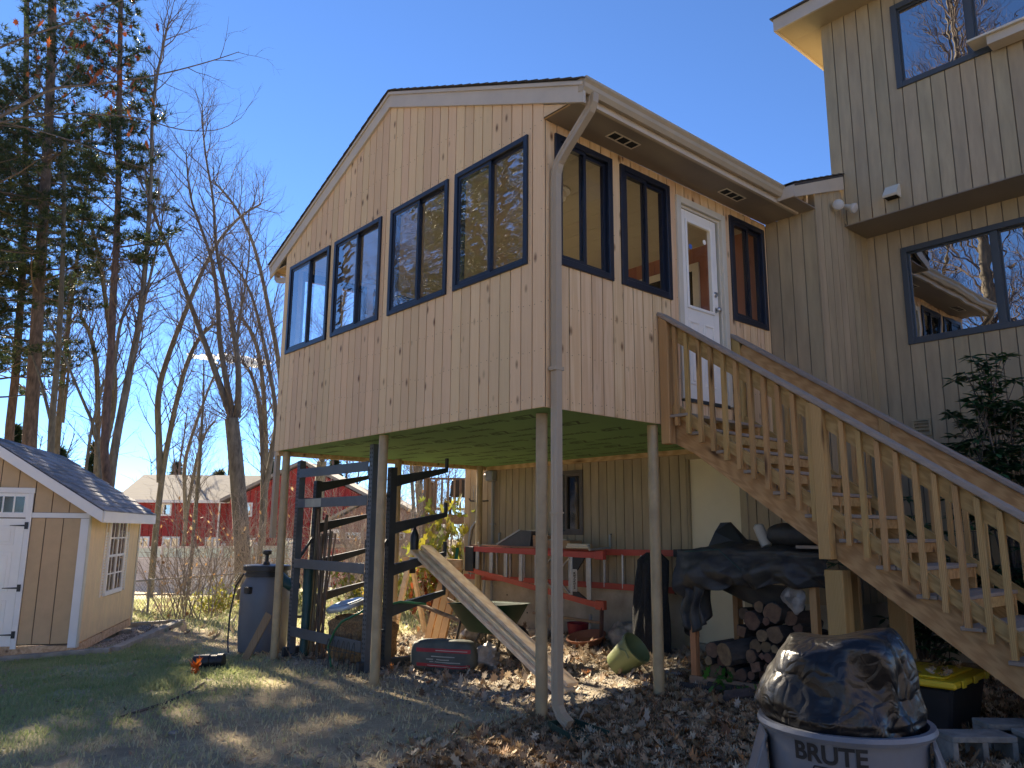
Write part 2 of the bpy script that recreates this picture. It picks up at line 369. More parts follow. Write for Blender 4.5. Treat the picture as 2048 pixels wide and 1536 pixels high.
pb(MB(),PR,s0+.11,s1-.11,g0+.01,g1-.01,-.052,-.046).build('pane', M['glassr'], slab)
cm = (s0+s1)/2
for a, b in ((s0+.1,cm-.03),(cm+.03,s1-.1)):
    q = MB(); ring(q,PR,a,b,t0+.15,g0-.14,.022,-.0279,-.018); pb(q,PR,a+.04,b-.04,t0+.19,g0-.18,-.0279,-.02); q.build('panel', M['white'], slab, bevel=.004)
pb(MB(),PR,s1+.001,s1+.021,DB+.013,DT-cw-.026,-.1,-.06).build('weather_strip', M['hole'], dcas)
for z, nm in ((t0+1.0,'door_knob'),(t0+1.17,'dead_bolt')):
    k = MB(); k.lathe(PR(s1-.055,z,-.03),[(.028,0),(.03,.008),(.012,.012),(.011,.03),(.026,.04),(.029,.055),(.018,.066),(.002,.068)] if nm == 'door_knob' else [(.03,0),(.03,.012),(.022,.02),(.022,.026),(.002,.028)],16,(1,0,0))
    k.build(nm, M['nickel'], slab, smooth=True)
# two blue and white stickers left on the door glass
for u, z, mm in ((s0+.45,g1-.15,'white'),(s0+.2,g1-.26,'stickb')):
    if mm not in M: M[mm] = mat('blue_sticker', (.06,.16,.5), .5)
    MB().lathe(PR(u,z,-.0455),[(.028,0),(.028,.002)],18,(1,0,0)).build('sticker', M[mm], slab)
# floor, green underside with printed letters, pine edge boards
MB().box(XL+.02,.02,Z0+.012,-.025,DD-.005,Z0+.26).build('floor', M['ply'], room)
for i, (xa, xb) in enumerate(((XL+.022,-3.905),(-3.9,-2.685),(-2.68,-1.465),(-1.46,-.027))):
    MB().box(xa,.023,Z0-.001,xb,DD-.06,Z0+.0105).build('sheathing', M['zip'], room)
for iy in range(11):
    for ix in range(5):
        x = -.55-ix*1.02-(.5 if iy % 2 else 0); y = .28+iy*.29
        if x < -4.5: continue
        if iy % 2 == 0: put_text('ZIP', .24, (x,y,Z0-.0015), (-1,0,0), (0,1,0), M['zipink'], 'lettering', room, .0004, .004)
        put_text('System', .17 if iy % 2 == 0 else .13, (x-.5,y+.01,Z0-.0015), (-1,0,0), (0,1,0), M['zipink'], 'lettering', room, .0004, .002)
nh = MB()
for P_, ee, hl, zt_ in ((PG,ed,ghol,gz_hi),(PR,ed2,rhol,lambda u: 4.96)):
    for a_, b_ in zip(ee[:-1],ee[1:]):
        z = 2.53
        while z < zt_((a_+b_)/2)-.12:
            for u in (a_+.03,b_-.03):
                if not any(h[0]-.01 < u < h[1]+.01 and h[2]-.02 < z < h[3]+.02 for h in hl):
                    zz = z+random.uniform(-.015,.015); pb(nh,P_,u-.0035,u+.0035,zz-.0035,zz+.0035,.0002,.0012)
            z += .405
nh.build('nail_heads', mat('nail_head', (.22,.13,.08), .6), room, kind='stuff')
MB().box(XL+.0,.024,Z0-.055,XL+.09,DD-.06,Z0-.0015).build('edge_board', M['pine_x'], room)
MB().box(XL+.1,DD-.055,Z0-.06,-.03,DD-.004,Z0+.005).build('ledger_board', M['pine_x'], room)
# interior: ceiling boards, back wall, a dome lamp
for i in range(12):
    MB().box(XL+.12,.12+i*.284,4.962,-.12,.12+i*.284+.28,4.972).build('ceiling_board', M['ply'], room)
for i in range(16):
    MB().box(-4.9+i*.3,DD-.03,Z0+.27,-4.9+i*.3+.295,DD-.018,4.955).build('interior_board', M['pink'], room)
ring(MB(),lambda u,v,d:(u,DD-.03-d,v),-2.6,-.9,Z0+.26,4.75,.09,0,.03).build('inner_door_casing', M['cream'], room)
MB().box(-2.5,DD-.045,Z0+.3,-1.0,DD-.035,4.66).build('inner_door_glass', M['dglass'], room)
lamp = MB().lathe((-.95,1.05,4.96),[(.16,0),(.165,-.02),(.13,-.035),(.13,-.04),(.12,-.09),(.07,-.125),(.001,-.135)],24).build('dome_lamp', M['white'], room, smooth=True)
# roof: rakes in two layers, eave soffit with vents, shingle edges, ridge
RT = lambda x, o=0: 6.385+o-SL*abs(x-RX)
XE, XW = .5, -5.56
for sgn, xe in ((1,XE),(-1,XW)):
    a = Vector((RX,0,RT(RX))); b = Vector((xe,0,RT(xe)))
    for nm, y0, y1, dz0, dz1 in (('rake_board',-.028,-.0005,-.195,-.045),('rake_trim',-.045,-.0005,-.044,-.012)):
        MB().ex([(a.x,y0,a.z+dz0),(b.x,y0,b.z+dz0),(b.x,y0,b.z+dz1),(a.x,y0,a.z+dz1)],(0,y1-y0,0)).build(nm, M['trim'], room)
    MB().ex([(a.x,-.02,a.z-.011),(b.x,-.02,b.z-.011),(b.x,-.02,b.z+.006),(a.x,-.02,a.z+.006)],(0,DD+1.2,0)).build('roof_deck', M['trim'], room)
    ncr = 22
    for i in range(ncr):                                             # shingle courses, butt edges proud of one another
        t0_, t1_ = i/ncr, min(1.012,(i+1)/ncr+.01); p = a.lerp(b,t0_); q = a.lerp(b,t1_)
        MB().ex([(p.x,-.06,p.z+.007),(q.x,-.06,q.z+.016),(q.x,-.06,q.z+.024),(p.x,-.06,p.z+.011)],(0,DD+1.25,0)).build('shingle_course', M['dshingle'], room)
bx = MB(); bx.ex([(0.001,.0,4.979),(XE-.08,.0,4.979),(XE-.08,.0,4.99),(0.001,.0,4.99)],(0,DD-.03,0)); bx.build('soffit', M['soffit'], room)
MB().box(XE-.08,.0,4.955,XE-.055,DD-.05,5.09).build('fascia', M['trim'], room)
MB().box(XE-.10,.03,4.962,XE-.081,DD-.05,4.978).build('soffit_trim', M['gutter'], room)
MB().ex([(0.001,-.0,4.9785),(.31,-.0,4.9785),(0.001,-.0,5.108)],(0,.02,0)).build('eave_return', M['pine'], room)
MB().box(XW+.08,.0,4.979,XL-.021,DD,4.99).build('soffit', M['pine_x'], room)
MB().box(XW+.05,.0,4.955,XW+.079,DD,5.09).build('fascia', M['trim'], room)
for y in (.62,2.36):
    v = MB(); P_ = lambda u,w,d: (w,u,4.9785-d)
    ring(v,P_,y,y+.36,.15,.27,.014,0,.006); pb(v,P_,y+.112,y+.13,.164,.256,0,.006); pb(v,P_,y+.23,y+.248,.164,.256,0,.006)
    vv = v.build('soffit_vent', M['cream'], room)
    pb(MB(),P_,y+.012,y+.348,.162,.258,0,.002).build('screen', M['hole'], vv)
    lv = MB()
    for k in range(6): pb(lv,P_,y+.014,y+.346,.17+k*.014,.174+k*.014,.0021,.004)
    lv.build('louvre', M['rackd'], vv)
def gutter(parent, x0, sg, y0, y1, z):
    prof = [(0,0),(0,-.11),(.05,-.12),(.075,-.085),(.078,-.05),(.1,-.025),(.1,-.004),(.085,-.004),(.085,-.02),(.066,-.045),(.062,-.08),(.045,-.108),(.008,-.1),(.008,0)]
    g = MB().ex([(x0+sg*p[0],y0,z+p[1]) for p in prof],(0,y1-y0,0)).build('gutter', M['gutter'], parent)
    for y in (y0-.004,y1+.001): MB().ex([(x0+sg*p[0],y,z+p[1]) for p in prof[:7]],(0,.003,0)).build('end_cap', M['gutter'], g)
    return g
gutter(room, XE-.055, 1, -.03, 3.43, 5.125); gutter(room, XW+.05, -1, -.03, DD, 5.12)
def ribpipe(parent, pts, w, h, name, m):                            # rectangular ribbed downspout along a path
    mb = MB(); N = len(pts); vs = []
    prof = [(-.5,-.5),(-.2,-.5),(-.15,-.42),(.15,-.42),(.2,-.5),(.5,-.5),(.5,-.2),(.42,-.15),(.42,.15),(.5,.2),(.5,.5),(-.5,.5),(-.5,.2),(-.42,.15),(-.42,-.15),(-.5,-.2)]
    pts = [Vector(p) for p in pts]
    for i, p in enumerate(pts):
        d = (pts[min(i+1,N-1)]-pts[max(i-1,0)]).normalized(); a = Vector((0,1,0)); a = (a-d*a.dot(d)).normalized(); b = d.cross(a)
        for u, v in prof: vs.append(p+a*(u*w)+b*(v*h))
    k = len(prof); fs = [(i*k+j, i*k+(j+1) % k, (i+1)*k+(j+1) % k, (i+1)*k+j) for i in range(N-1) for j in range(k)]
    mb.add(vs, fs+[tuple(range((N-1)*k,N*k))]); return mb.build(name, m, parent)
ribpipe(room, [(.50,.09,5.02),(.495,.09,4.95),(.46,.09,4.89),(.40,.09,4.84),(.17,.09,4.64),(.09,.09,4.56),(.06,.09,4.47),(.055,.09,4.35),(.055,.09,.24),(.06,.09,.17),(.10,.09,.11),(.18,.09,.06)], .062, .07, 'downspout', M['gutter'])
ribpipe(room, [(XW+.0,.08,5.0),(XW+.01,.08,4.93),(XW+.06,.08,4.88),(XL-.12,.08,4.82),(XL-.065,.08,4.76),(XL-.06,.08,4.65),(XL-.06,.08,1.35)], .06, .07, 'downspout', M['gutter'])
MB().box(.015,.048,1.60,.094,.132,1.612).build('pipe_seam', M['gutter'], room)
for z in (2.75,): MB().box(.012,.04,z,.095,.14,z+.03).build('strap', M['gutter'], room)
# posts under the room
for x, y in ((-.29,.25),(-2.58,.10),(-5.0,.132),(-.094,1.49),(-4.856,1.746),(-4.95,3.3),(-2.6,1.75)):
    if (x,y) == (-2.6,1.75): continue
    zb = gz(x,y)-.15; MB().lathe((x,y,zb),[(.05,0),(.05,Z0-.0025-zb)],20).build('support_post', M['post'], room, smooth=True)
    MB().box(x-.09,y-.09,Z0-.012,x+.09,y+.09,Z0-.0018).build('post_plate', M['post'], room) if False else None
# ------------------------------------------------------------ house
XH, D2, UY, XU, OZ = .617, 4.76, 4.2, .506, 4.963
house = thing('house', 'tan two storey house with vertical groove siding behind the sunroom and stairs', 'house', (2,6,.1))
PW = lambda u, v, d: (u, D2-d, v); PU = lambda u, v, d: (u, UY-d, v); PS = lambda u, v, d: (XH+d, u, v); PX = lambda u, v, d: (XU-d, u, v)
ST = .148
def sid(P, u0, u1, zl, zh, holes, st=ST, core=True, d=.012, c0=.016):
    k = max(1, round((u1-u0)/st)); e = [u0+(u1-u0)*i/k for i in range(k+1)]
    clad(house, P, 'siding_board', M['siding'], e, zl if callable(zl) else (lambda u: zl), zh if callable(zh) else (lambda u: zh), holes, -d, 0, .012)
    if core: clad(house, P, 'wall', M['groove'], [u0+c0,u1-.005], zl if callable(zl) else (lambda u: zl), zh if callable(zh) else (lambda u: zh), holes, -.13, -d-.002)
# wall under and beside the sunroom (basement storey of the wing), with its window and door
bw = (-3.487,-2.954,1.413,2.30); bd = (-1.31,-.40,.16,2.42)
sid(PD, -5.62, .0, .74, 2.475, [bw,(bd[0],bd[1],.74,bd[3])])
sid(PD, 0, XH-.0125, .74, 4.98, [])
sid(PD, -5.62, XL-.022, 2.476, 4.97, [], core=True)
# concrete foundation with its door gap
fo = MB(); fo.box(-5.6,DD+.01,-.4,bd[0],DD+.2,.738); fo.box(bd[1],DD+.01,-.4,XH-.02,DD+.2,.738); fo.box(bd[0],DD+.1,-.4,bd[1],DD+.2,.155)
fo.build('foundation', M['conc'], house)
for x, z in ((-4.55,.52),(-4.1,.3),(-1.9,.42)): MB().lathe((x,DD+.0095,z),[(.013,0),(.013,.001)],10,(0,-1,0)).build('tie_hole', M['hole'], house)
# plain cream basement door, casing
q = MB(); pb(q,PD,bd[0],bd[0]+.09,bd[2],bd[3],-.02,.02); pb(q,PD,bd[1]-.09,bd[1],bd[2],bd[3],-.02,.02); pb(q,PD,bd[0]+.09,bd[1]-.09,bd[3]-.09,bd[3],-.02,.02)
dc = q.build('door_casing', M['siding'], house, bevel=.004)
q = MB(); pb(q,PD,bd[0]+.09,bd[0]+.12,bd[2],bd[3]-.09,-.06,.008); q.build('jamb', M['siding'], dc)
M['bdoor'] = mat('cream_door_paint', (.78,.68,.44), .5, .04, 2)
pb(MB(),PD,bd[0]+.122,bd[1]-.092,bd[2]+.05,bd[3]-.092,-.07,-.025).build('basement_door', M['bdoor'], house)
pb(MB(),PD,bd[0]+.09,bd[1]-.09,bd[2]-.03,bd[2]+.045,-.08,.06).build('door_sill', M['conc'], house)
# basement window: grey casement with a curtain behind
M['casew'] = mat('brown_grey_window_frame', (.13,.105,.085), .6)
w_ = ring(MB(),PD,*bw,.06,-.08,.016,.05).build('window', M['casew'], house)
M['scr'] = mat('dark_window_screen', (.012,.012,.013), .25, .1, 4)
pb(MB(),PD,bw[0]+.05,bw[1]-.05,bw[2]+.045,bw[3]-.045,-.05,-.044).build('pane', M['dglass'], w_)
cx = bw[0]+.17
ring(MB(),PD,cx,bw[1]-.055,bw[2]+.05,bw[3]-.05,.03,-.0435,-.01).build('sash', M['casew'], w_)
M['curt'] = mat('faded_curtain', (.10,.10,.10), .9, .3, 12)
pb(MB(),PD,bw[0]+.062,cx-.004,bw[2]+.055,bw[3]-.055,-.0432,-.03).build('curtain', M['curt'], w_)
# side wall of the wing, window wall, cantilevered upper storey
rz = lambda y: 4.97+.43*(y-3.05)
MB().box(-.09,DD+.003,2.48,.014,DD+.2,4.96).build('corner_stud', M['groove'], house)
sid(PS, DD+.0005, D2, .74, lambda u: 4.963 if u > UY else rz(u), [])
MB().box(XH-.2,DD+.14,-.4,XH-.005,D2+.1,.738).build('foundation', M['conc'], house)
lw = (.995,3.55,3.57,4.72)
sid(PW, XH-.06, 5.2, .74, OZ, [lw])
MB().box(XH,D2+.012,-.4,5.2,D2+.2,.738).build('foundation', M['conc'], house)
uw = (1.335,3.6,6.366,7.40)
sid(PU, XU, 5.2, lambda u: OZ if u > XH-.03 else 5.2, 7.95, [uw])
sid(PX, UY+.013, 6.6, 4.98, 8.2, [], core=True)
MB().box(XH-.0,UY+.001,OZ-.012,5.2,D2+.12,OZ-.001).build('overhang_soffit', M['soffit'], house)
MB().box(5.2,UY+.13,.74,5.3,7.9,7.95).build('wall', M['groove'], house); MB().box(XU+.02,7.8,0,5.3,7.9,7.95).build('wall', M['groove'], house); MB().box(-5.62,7.8,0,XU,7.9,4.9).build('wall', M['groove'], house)
def hwin(P, u0, u1, v0, v1, mull):
    w = ring(MB(),P,u0,u1,v0,v1,.065,-.1,.02).build('window', M['hframe'], house, bevel=.004)
    pb(MB(),P,mull-.03,mull+.035,v0+.066,v1-.066,-.07,.0).build('mullion', M['hframe'], w)
    for a, b, d in ((u0+.06,mull-.025,-.03),(mull+.03,u1-.06,-.055)):
        s = ring(MB(),P,a,b,v0+.06,v1-.06,.022,d-.01,d+.012).build('sash', M['hframe'], w)
        pb(MB(),P,a+.01,b-.01,v0+.07,v1-.07,d-.004,d).build('pane', M['dglassw'], w)
M['dglassw'] = mat('dark_wavy_glass', (.004,.005,.006), .0, 0, 1, spec=1.0, rand=0, bump=.0)
_t = M['dglassw'].node_tree; _b = _t.nodes['Principled BSDF']; _b.inputs['IOR'].default_value = 2.8
for l_ in list(_b.inputs['Roughness'].links): _t.links.remove(l_)
_b.inputs['Roughness'].default_value = 0
_t.links.new(bumpn(_t, noise(_t, coords(_t, (1,1,1.6)), 1.6, 2), 1.0, .0015), _b.inputs['Normal'])
hwin(PW, *lw, 1.95); hwin(PU, *uw, 2.11)
# wing roof beside the upper storey: slope, rake, small gutter return
rk = MB().ex([(XH+.004,3.05,4.965),(XH+.004,4.19,5.40),(XH+.004,4.19,5.56),(XH+.004,3.05,5.088)],(.03,0,0)).build('rake_board', M['trim'], house)
MB().ex([(XH+.036,3.04,5.088),(XH+.036,4.195,5.562),(XH+.036,4.195,5.590),(XH+.036,3.04,5.116)],(-.3,0,0)).build('roof_deck', M['dshingle'], house)
for i in range(8):
    y0, y1 = 3.02+i*.147, 3.02+(i+1)*.147+.01; z = lambda y: 5.117+.41*(y-3.04)
    MB().ex([(XH+.05,y0,z(y0)+.012),(XH+.05,y1,z(y1)+.002),(XH+.05,y1,z(y1)+.008),(XH+.05,y0,z(y0)+.02)],(-.3,0,0)).build('shingle_course', M['dshingle'], house)
MB().box(XE-.05,3.03,4.968,XH+.034,3.049,5.1).build('fascia', M['trim'], house); MB().box(.0,3.05,4.9785,XH+.003,DD-.0005,4.9895).build('soffit', M['soffit'], house)
MB().ex([(XE+.045,3.42,5.12),(XE+.045,3.42,5.01),(XE+.075,3.42,5.04),(XE+.08,3.42,5.12)],(0,.04,0)).build('gutter_return', M['gutter'], house)
# upper roof: eave along the front, soffit, fascia, slab
ex0, ey0 = .10, 3.82; ez = 7.565
MB().box(ex0,ey0,ez,5.4,ey0+.025,ez+.165).build('fascia', M['trim'], house)
MB().box(ex0,ey0+.026,ez,ex0+.025,7.6,ez+.165).build('fascia', M['trim'], house)
M['soffy'] = mat('tan_soffit_paint', (.40,.32,.19), .6, .06, 3)
MB().ex([(ex0+.026,ey0+.026,ez+.02),(5.4,ey0+.026,ez+.02),(5.4,UY-.001,ez+.02),(ex0+.026,UY-.001,ez+.02)],(0,0,.012)).build('soffit', M['soffy'], house)
MB().ex([(ex0+.026,UY,ez+.02),(XU-.001,UY,ez+.02),(XU-.001,7.6,ez+.02),(ex0+.026,7.6,ez+.02)],(0,0,.012)).build('soffit', M['soffy'], house)
MB().add([(ex0-.03,ey0-.03,ez+.168),(5.4,ey0-.03,ez+.168),(5.4,7.7,ez+.168),(ex0-.03,7.7,ez+.168),(ex0-.03,ey0-.03,ez+.185),(5.4,ey0-.03,ez+.185),(5.4,5.9,ez+.9),(ex0+1.6,5.9,ez+.9),(ex0-.03,7.7,ez+.185)],
         [(0,1,2,3),(0,1,5,4),(4,5,6,7),(4,7,8),(0,4,8,3)]).build('roof', M['dshingle'], house)
# awning box low on the upper window
aw = MB().box(2.13,UY-.24,6.43,5.0,UY-.021,6.452); 
awo = aw.build('window_awning', M['cream'], house); MB().box(2.30,UY-.2,6.34,5.0,UY-.03,6.429).build('awning_bracket', M['trim'], awo)
# dryer hood, louvre vent, flood lights
vh = MB().ex([(1.12,UY-.001,5.10),(1.12,UY-.001,5.25),(1.12,UY-.03,5.25),(1.12,UY-.13,5.12),(1.12,UY-.12,5.10)],(.15,0,0)).build('vent_hood', M['cream'], house)
MB().box(1.13,UY-.11,5.096,1.26,UY-.01,5.0995).build('vent_opening', M['hole'], vh)
lv = ring(MB(),PW,.96,1.15,2.53,2.71,.018,.0005,.03).build('louvre_vent', M['siding'], house)
for k in range(4): MB().ex([(.978,D2-.028,2.55+k*.038),(.978,D2-.002,2.575+k*.038),(.978,D2-.002,2.579+k*.038),(.978,D2-.03,2.556+k*.038)],(.154,0,0)).build('louvre', M['siding'], lv)
M['bulb'] = mat('frosted_bulb', (.55,.53,.49), .25, .05, 3)
fl = thing('flood_light', 'twin bulb white flood light under the corner of the upper storey', 'flood light', (XH+.003,4.06,5.16))
MB().lathe((XH+.002,4.06,5.17),[(.05,0),(.05,.02),(.035,.03)],16,(1,0,0)).build('base', M['cream'], fl, smooth=True)
for a in ((.35,-.95,-.35),(.9,-.05,-.5)):
    d = Vector(a).normalized(); c = Vector((XH+.03,4.06,5.165))
    MB().lathe(c,[(.02,0),(.022,.07),(.03,.09),(.034,.13),(.055,.17),(.062,.19)],18,d).build('lamp_holder', M['cream'], fl, smooth=True)
    MB().lathe(c+d*.165,[(.05,0),(.058,.028),(.05,.04),(.02,.047),(.001,.048)],18,d).build('bulb', M['bulb'], fl, smooth=True)
# conduit and meter box on the back wall corner, handrail fork etc. hang there
cd = thing('electric_conduit', 'grey electrical box with conduit pipe on the basement wall below the sunroom corner', 'conduit', (-4.86,DD-.03,.9))
M['grey'] = mat('grey_plastic', (.30,.31,.29), .5, .05, 4)
MB().box(-4.97,DD-.10,2.22,-4.80,DD-.003,2.38).build('junction_box', M['grey'], cd, bevel=.01)
MB().lathe((-4.96,DD-.05,2.30),[(.06,0),(.06,.05)],16,(-1,0,0)).build('meter_face', M['grey'], cd)
MB().tube([(-4.86,DD-.035,2.22),(-4.86,DD-.035,.15)],.022,10).build('pipe', M['grey'], cd, smooth=True)
for z in (1.55,.9): MB().box(-4.9,DD-.062,z,-4.82,DD-.001,z+.02).build('pipe_clamp', M['grey'], cd)
# ------------------------------------------------------------ stairs
TX, TZ = .264, .187
st = thing('staircase', 'pressure treated wood stairs with grey treads and handrails rising to the white sunroom door', 'stairs', (1.6,2.16,.1))
tb = lambda k: 2.33-TZ*(k-1)                       # underside of tread k
NT = 12
xk = lambda k: .286+TX*(k-1)
for y in (1.60,2.14,2.68):
    top = [(.10,tb(1)+TZ)]; top += [(.286,tb(1)+TZ)]
    for k in range(1, NT+1):
        top += [(xk(k),tb(k)),(xk(k+1),tb(k))]
    zend = gz(3.3,y)
    low = lambda x: 2.274-.7083*(x-.133)
    poly = [(x,y,z) for x, z in top]+[(xk(NT+1),y,tb(NT)-.10),(xk(NT+1)-.05,y,low(xk(NT+1)-.05)),(.133,y,2.274),(.02,y,2.30),(.02,y,tb(1)+TZ)]
    # a saw-tooth board: triangulated as one strip per step
    mb = MB(); xs = [.02]+[xk(k) for k in range(1, NT+2)]
    for i in range(len(xs)-1):
        a, b = xs[i], xs[i+1]; zt = tb(1)+TZ if i == 0 else tb(i)
        mb.ex([(a,y,max(low(a) if a > .13 else 2.30, 0.02)),(b,y,max(low(b),.02)),(b,y,zt-.001),(a,y,zt-.001)],(0,.04,0))
    mb.build('stringer', M['deckx'], st)
MB().box(.006,1.5,2.5,.30,2.80,2.527).build('tread', M['compo'], st, bevel=.004)
for k in range(1, NT+1):
    for j in (0,1):
        MB().box(xk(k)-.006+j*.144,1.56,tb(k),xk(k)-.006+j*.144+.139,2.755,tb(k)+.028).build('tread', M['compo'], st, bevel=.004)
    MB().box(xk(k+1)-.042,1.645,tb(k)-.075,xk(k+1)-.004,2.135,tb(k)-.002).build('nailer', M['deckx'], st)
    MB().box(xk(k+1)-.042,2.185,tb(k)-.075,xk(k+1)-.004,2.675,tb(k)-.002).build('nailer', M['deckx'], st)
    MB().box(xk(k)+.0,1.645,tb(k)+.03,xk(k)+.022,2.675,tb(k-1)-.08).build('riser', M['oldwood'], st) if False else None
xe = xk(NT+1)+.05
def rail(y, sg, ytop):
    n0 = -.03; capz = lambda x: 3.548-.683*(x+.02)
    P0 = lambda x, o: Vector((x, y, capz(x)+o))
    ya = y
    MB().bar(P0(.0,-.02),P0(xe+.1,-.02),.14,.038,(0,0,1)).build('handrail', M['compo'], st, bevel=.006)
    MB().bar(P0(.1,-.125)+Vector((0,-sg*.02,0)),P0(xe,-.125)+Vector((0,-sg*.02,0)),.038,.135,(0,0,1)).build('top_rail', M['deckx'], st)
    MB().bar(P0(.1,-.865)+Vector((0,-sg*.02,0)),P0(xe,-.865)+Vector((0,-sg*.02,0)),.038,.09,(0,0,1)).build('bottom_rail', M['deckx'], st)
    for x, zl in ((.06,2.26),(1.52,1.27),(xe-.05,.1)):
        w = .095
        MB().ex([(x-w/2,y-w/2-.015,zl),(x+w/2,y-w/2-.015,zl),(x+w/2,y-w/2-.015,capz(x+w/2)-.045),(x-w/2,y-w/2-.015,capz(x-w/2)-.045)],(0,w,0)).build('newel_post', M['deckz'], st, bevel=.004)
    x = .172
    while x < xe-.1:
        if abs(x-1.52) > .07:
            zt = capz(x)-.065; zb = zt-.93
            yy = y+sg*.0025; y0 = min(yy,yy+sg*.036)
            b = MB(); h = .018
            b.ex([(x-h,y0,zb),(x+h,y0,zb),(x+h,y0,capz(x+h)-.062),(x-h,y0,capz(x-h)-.062)],(0,.036,0)); b.build('baluster', M['deckz'], st)
        x += .1272+random.uniform(-.004,.004)
rail(1.545,-1,1); rail(2.76,1,1)
for y in (1.58,2.63):
    z1 = 1.19; MB().box(1.455,y,gz(1.5,y)-.1,1.60,y+.14,z1+.0).build('support_post', M['deckz'], st, bevel=.006)
MB().box(1.44,1.56,1.12,1.478,2.76,1.2).build('support_beam', M['deckx'], st) if False else None
# ------------------------------------------------------------ ground
def sm(a, b, x): 
    t = min(1, max(0, (x-a)/(b-a))); return t*t*(3-2*t)
def fbm(x, y, s, k=3):
    return mnoise.fractal(Vector((x*s, y*s, 3.7)), 1.0, 2.0, k)
def zone(x, y):
    """returns weights leaf, gravel, green"""
    n = fbm(x, y, .9)*.35+fbm(x, y, 3)*.12
    leaf = sm(-.25, .35, (x+.35-.35*(max(0,-y-.3)))*.8+n*.9) * sm(6, 5, y)
    if y > 1.4 and x > -.6: leaf = max(leaf, sm(1.3, 1.9, y+n))
    grav = sm(.1, .5, y+n*.6)*sm(-5.6, -5.0, x+n)*sm(.3, -.3, x+n*.8-.25*y)*(1-sm(4.5,5.2,y)); grav *= (1-leaf*.6)
    green = max(sm(-3.0, -5.2, x+.5*y+n*1.6)*sm(.3,-.6,y+n), sm(-5.2,-6.4,x+n*1.5)*sm(.6,1.8,y+n), sm(4.6,5.6,y+n)*sm(2,-2,x)); 
    return leaf, grav, max(0, green*(1-grav))
def micro(x, y): return gz(x, y)+.018*fbm(x, y, .8)+.006*fbm(x, y, 6, 2)
gv = []; gf = []; ga = []
xs = np.unique(np.concatenate([np.arange(-240,-30,15), np.arange(-30,-9,1.0), np.arange(-9,5.6,.09), np.arange(5.6,30,1.2), np.arange(30,240,15)]))
ys = np.unique(np.concatenate([np.arange(-240,-20,15), np.arange(-20,-4.6,1.2), np.arange(-4.6,4.0,.09), np.arange(4.0,12,.5), np.arange(12,60,3), np.arange(60,240,15)]))
for y in ys:
    for x in xs:
        near = -9 < x < 5.6 and -4.6 < y < 4
        gv.append((x, y, micro(x, y) if near else gz(x, y))); ga.append(zone(x, y) if -30 < x < 5.5 and -5 < y < 40 else (0,(.9 if y < -5 or x > 5 else .3),.15))  # unseen ground behind and right of the camera: gravel tone chosen for warm bounce
W_ = len(xs); gf = [(j*W_+i, j*W_+i+1, (j+1)*W_+i+1, (j+1)*W_+i) for j in range(len(ys)-1) for i in range(W_-1)]
m, t, n, l, b = nodes('ground_soil_and_turf')
tc = n.new('ShaderNodeTexCoord'); V = tc.outputs['Object']
at = n.new('ShaderNodeAttribute'); at.attribute_name = 'zone'; sp = n.new('ShaderNodeSeparateColor'); l.new(at.outputs['Color'], sp.inputs[0])
n1 = noise(t, V, 1.3, 6); n2 = noise(t, V, 9, 6, .7); n3 = noise(t, V, 80, 5, .75)
dry = mixc(t, ramp(t, n3, .40, .60), (.34,.275,.165), (.56,.46,.30)); dry = mixc(t, ramp(t, n2, .4, .75), dry, (.27,.21,.13))
dry = mixc(t, ramp(t, n1, .52, .66), dry, mixc(t, n3, (.21,.165,.11), (.36,.29,.19)))
grn = mixc(t, ramp(t, n3, .35, .65), (.19,.215,.105), (.40,.40,.22)); grn = mixc(t, ramp(t, n1, .35, .7), grn, dry)
lea = mixc(t, ramp(t, n3, .3, .7), (.16,.105,.058), (.40,.285,.16))
gra = mixc(t, ramp(t, n3, .3, .7), (.20,.165,.12), (.40,.345,.26)); gra = mixc(t, ramp(t, n2, .5, .8), gra, (.2,.13,.08))
c = mixc(t, sp.outputs[2], dry, grn); c = mixc(t, sp.outputs[1], c, gra); c = mixc(t, sp.outputs[0], c, lea)
l.new(c, b.inputs['Base Color']); b.inputs['Roughness'].default_value = .95; b.inputs['Specular IOR Level'].default_value = .15
l.new(bumpn(t, mixc(t, .5, n2, n3), .8, .03), b.inputs['Normal'])
G = MB(); G.v = gv; G.f = gf
ground = G.build('ground', m, None, smooth='all', kind='structure')
ca = ground.data.attributes.new('zone', 'FLOAT_COLOR', 'POINT'); ca.data.foreach_set('color', np.array([(a,b_,c_,1) for a,b_,c_ in ga], np.float32).ravel())

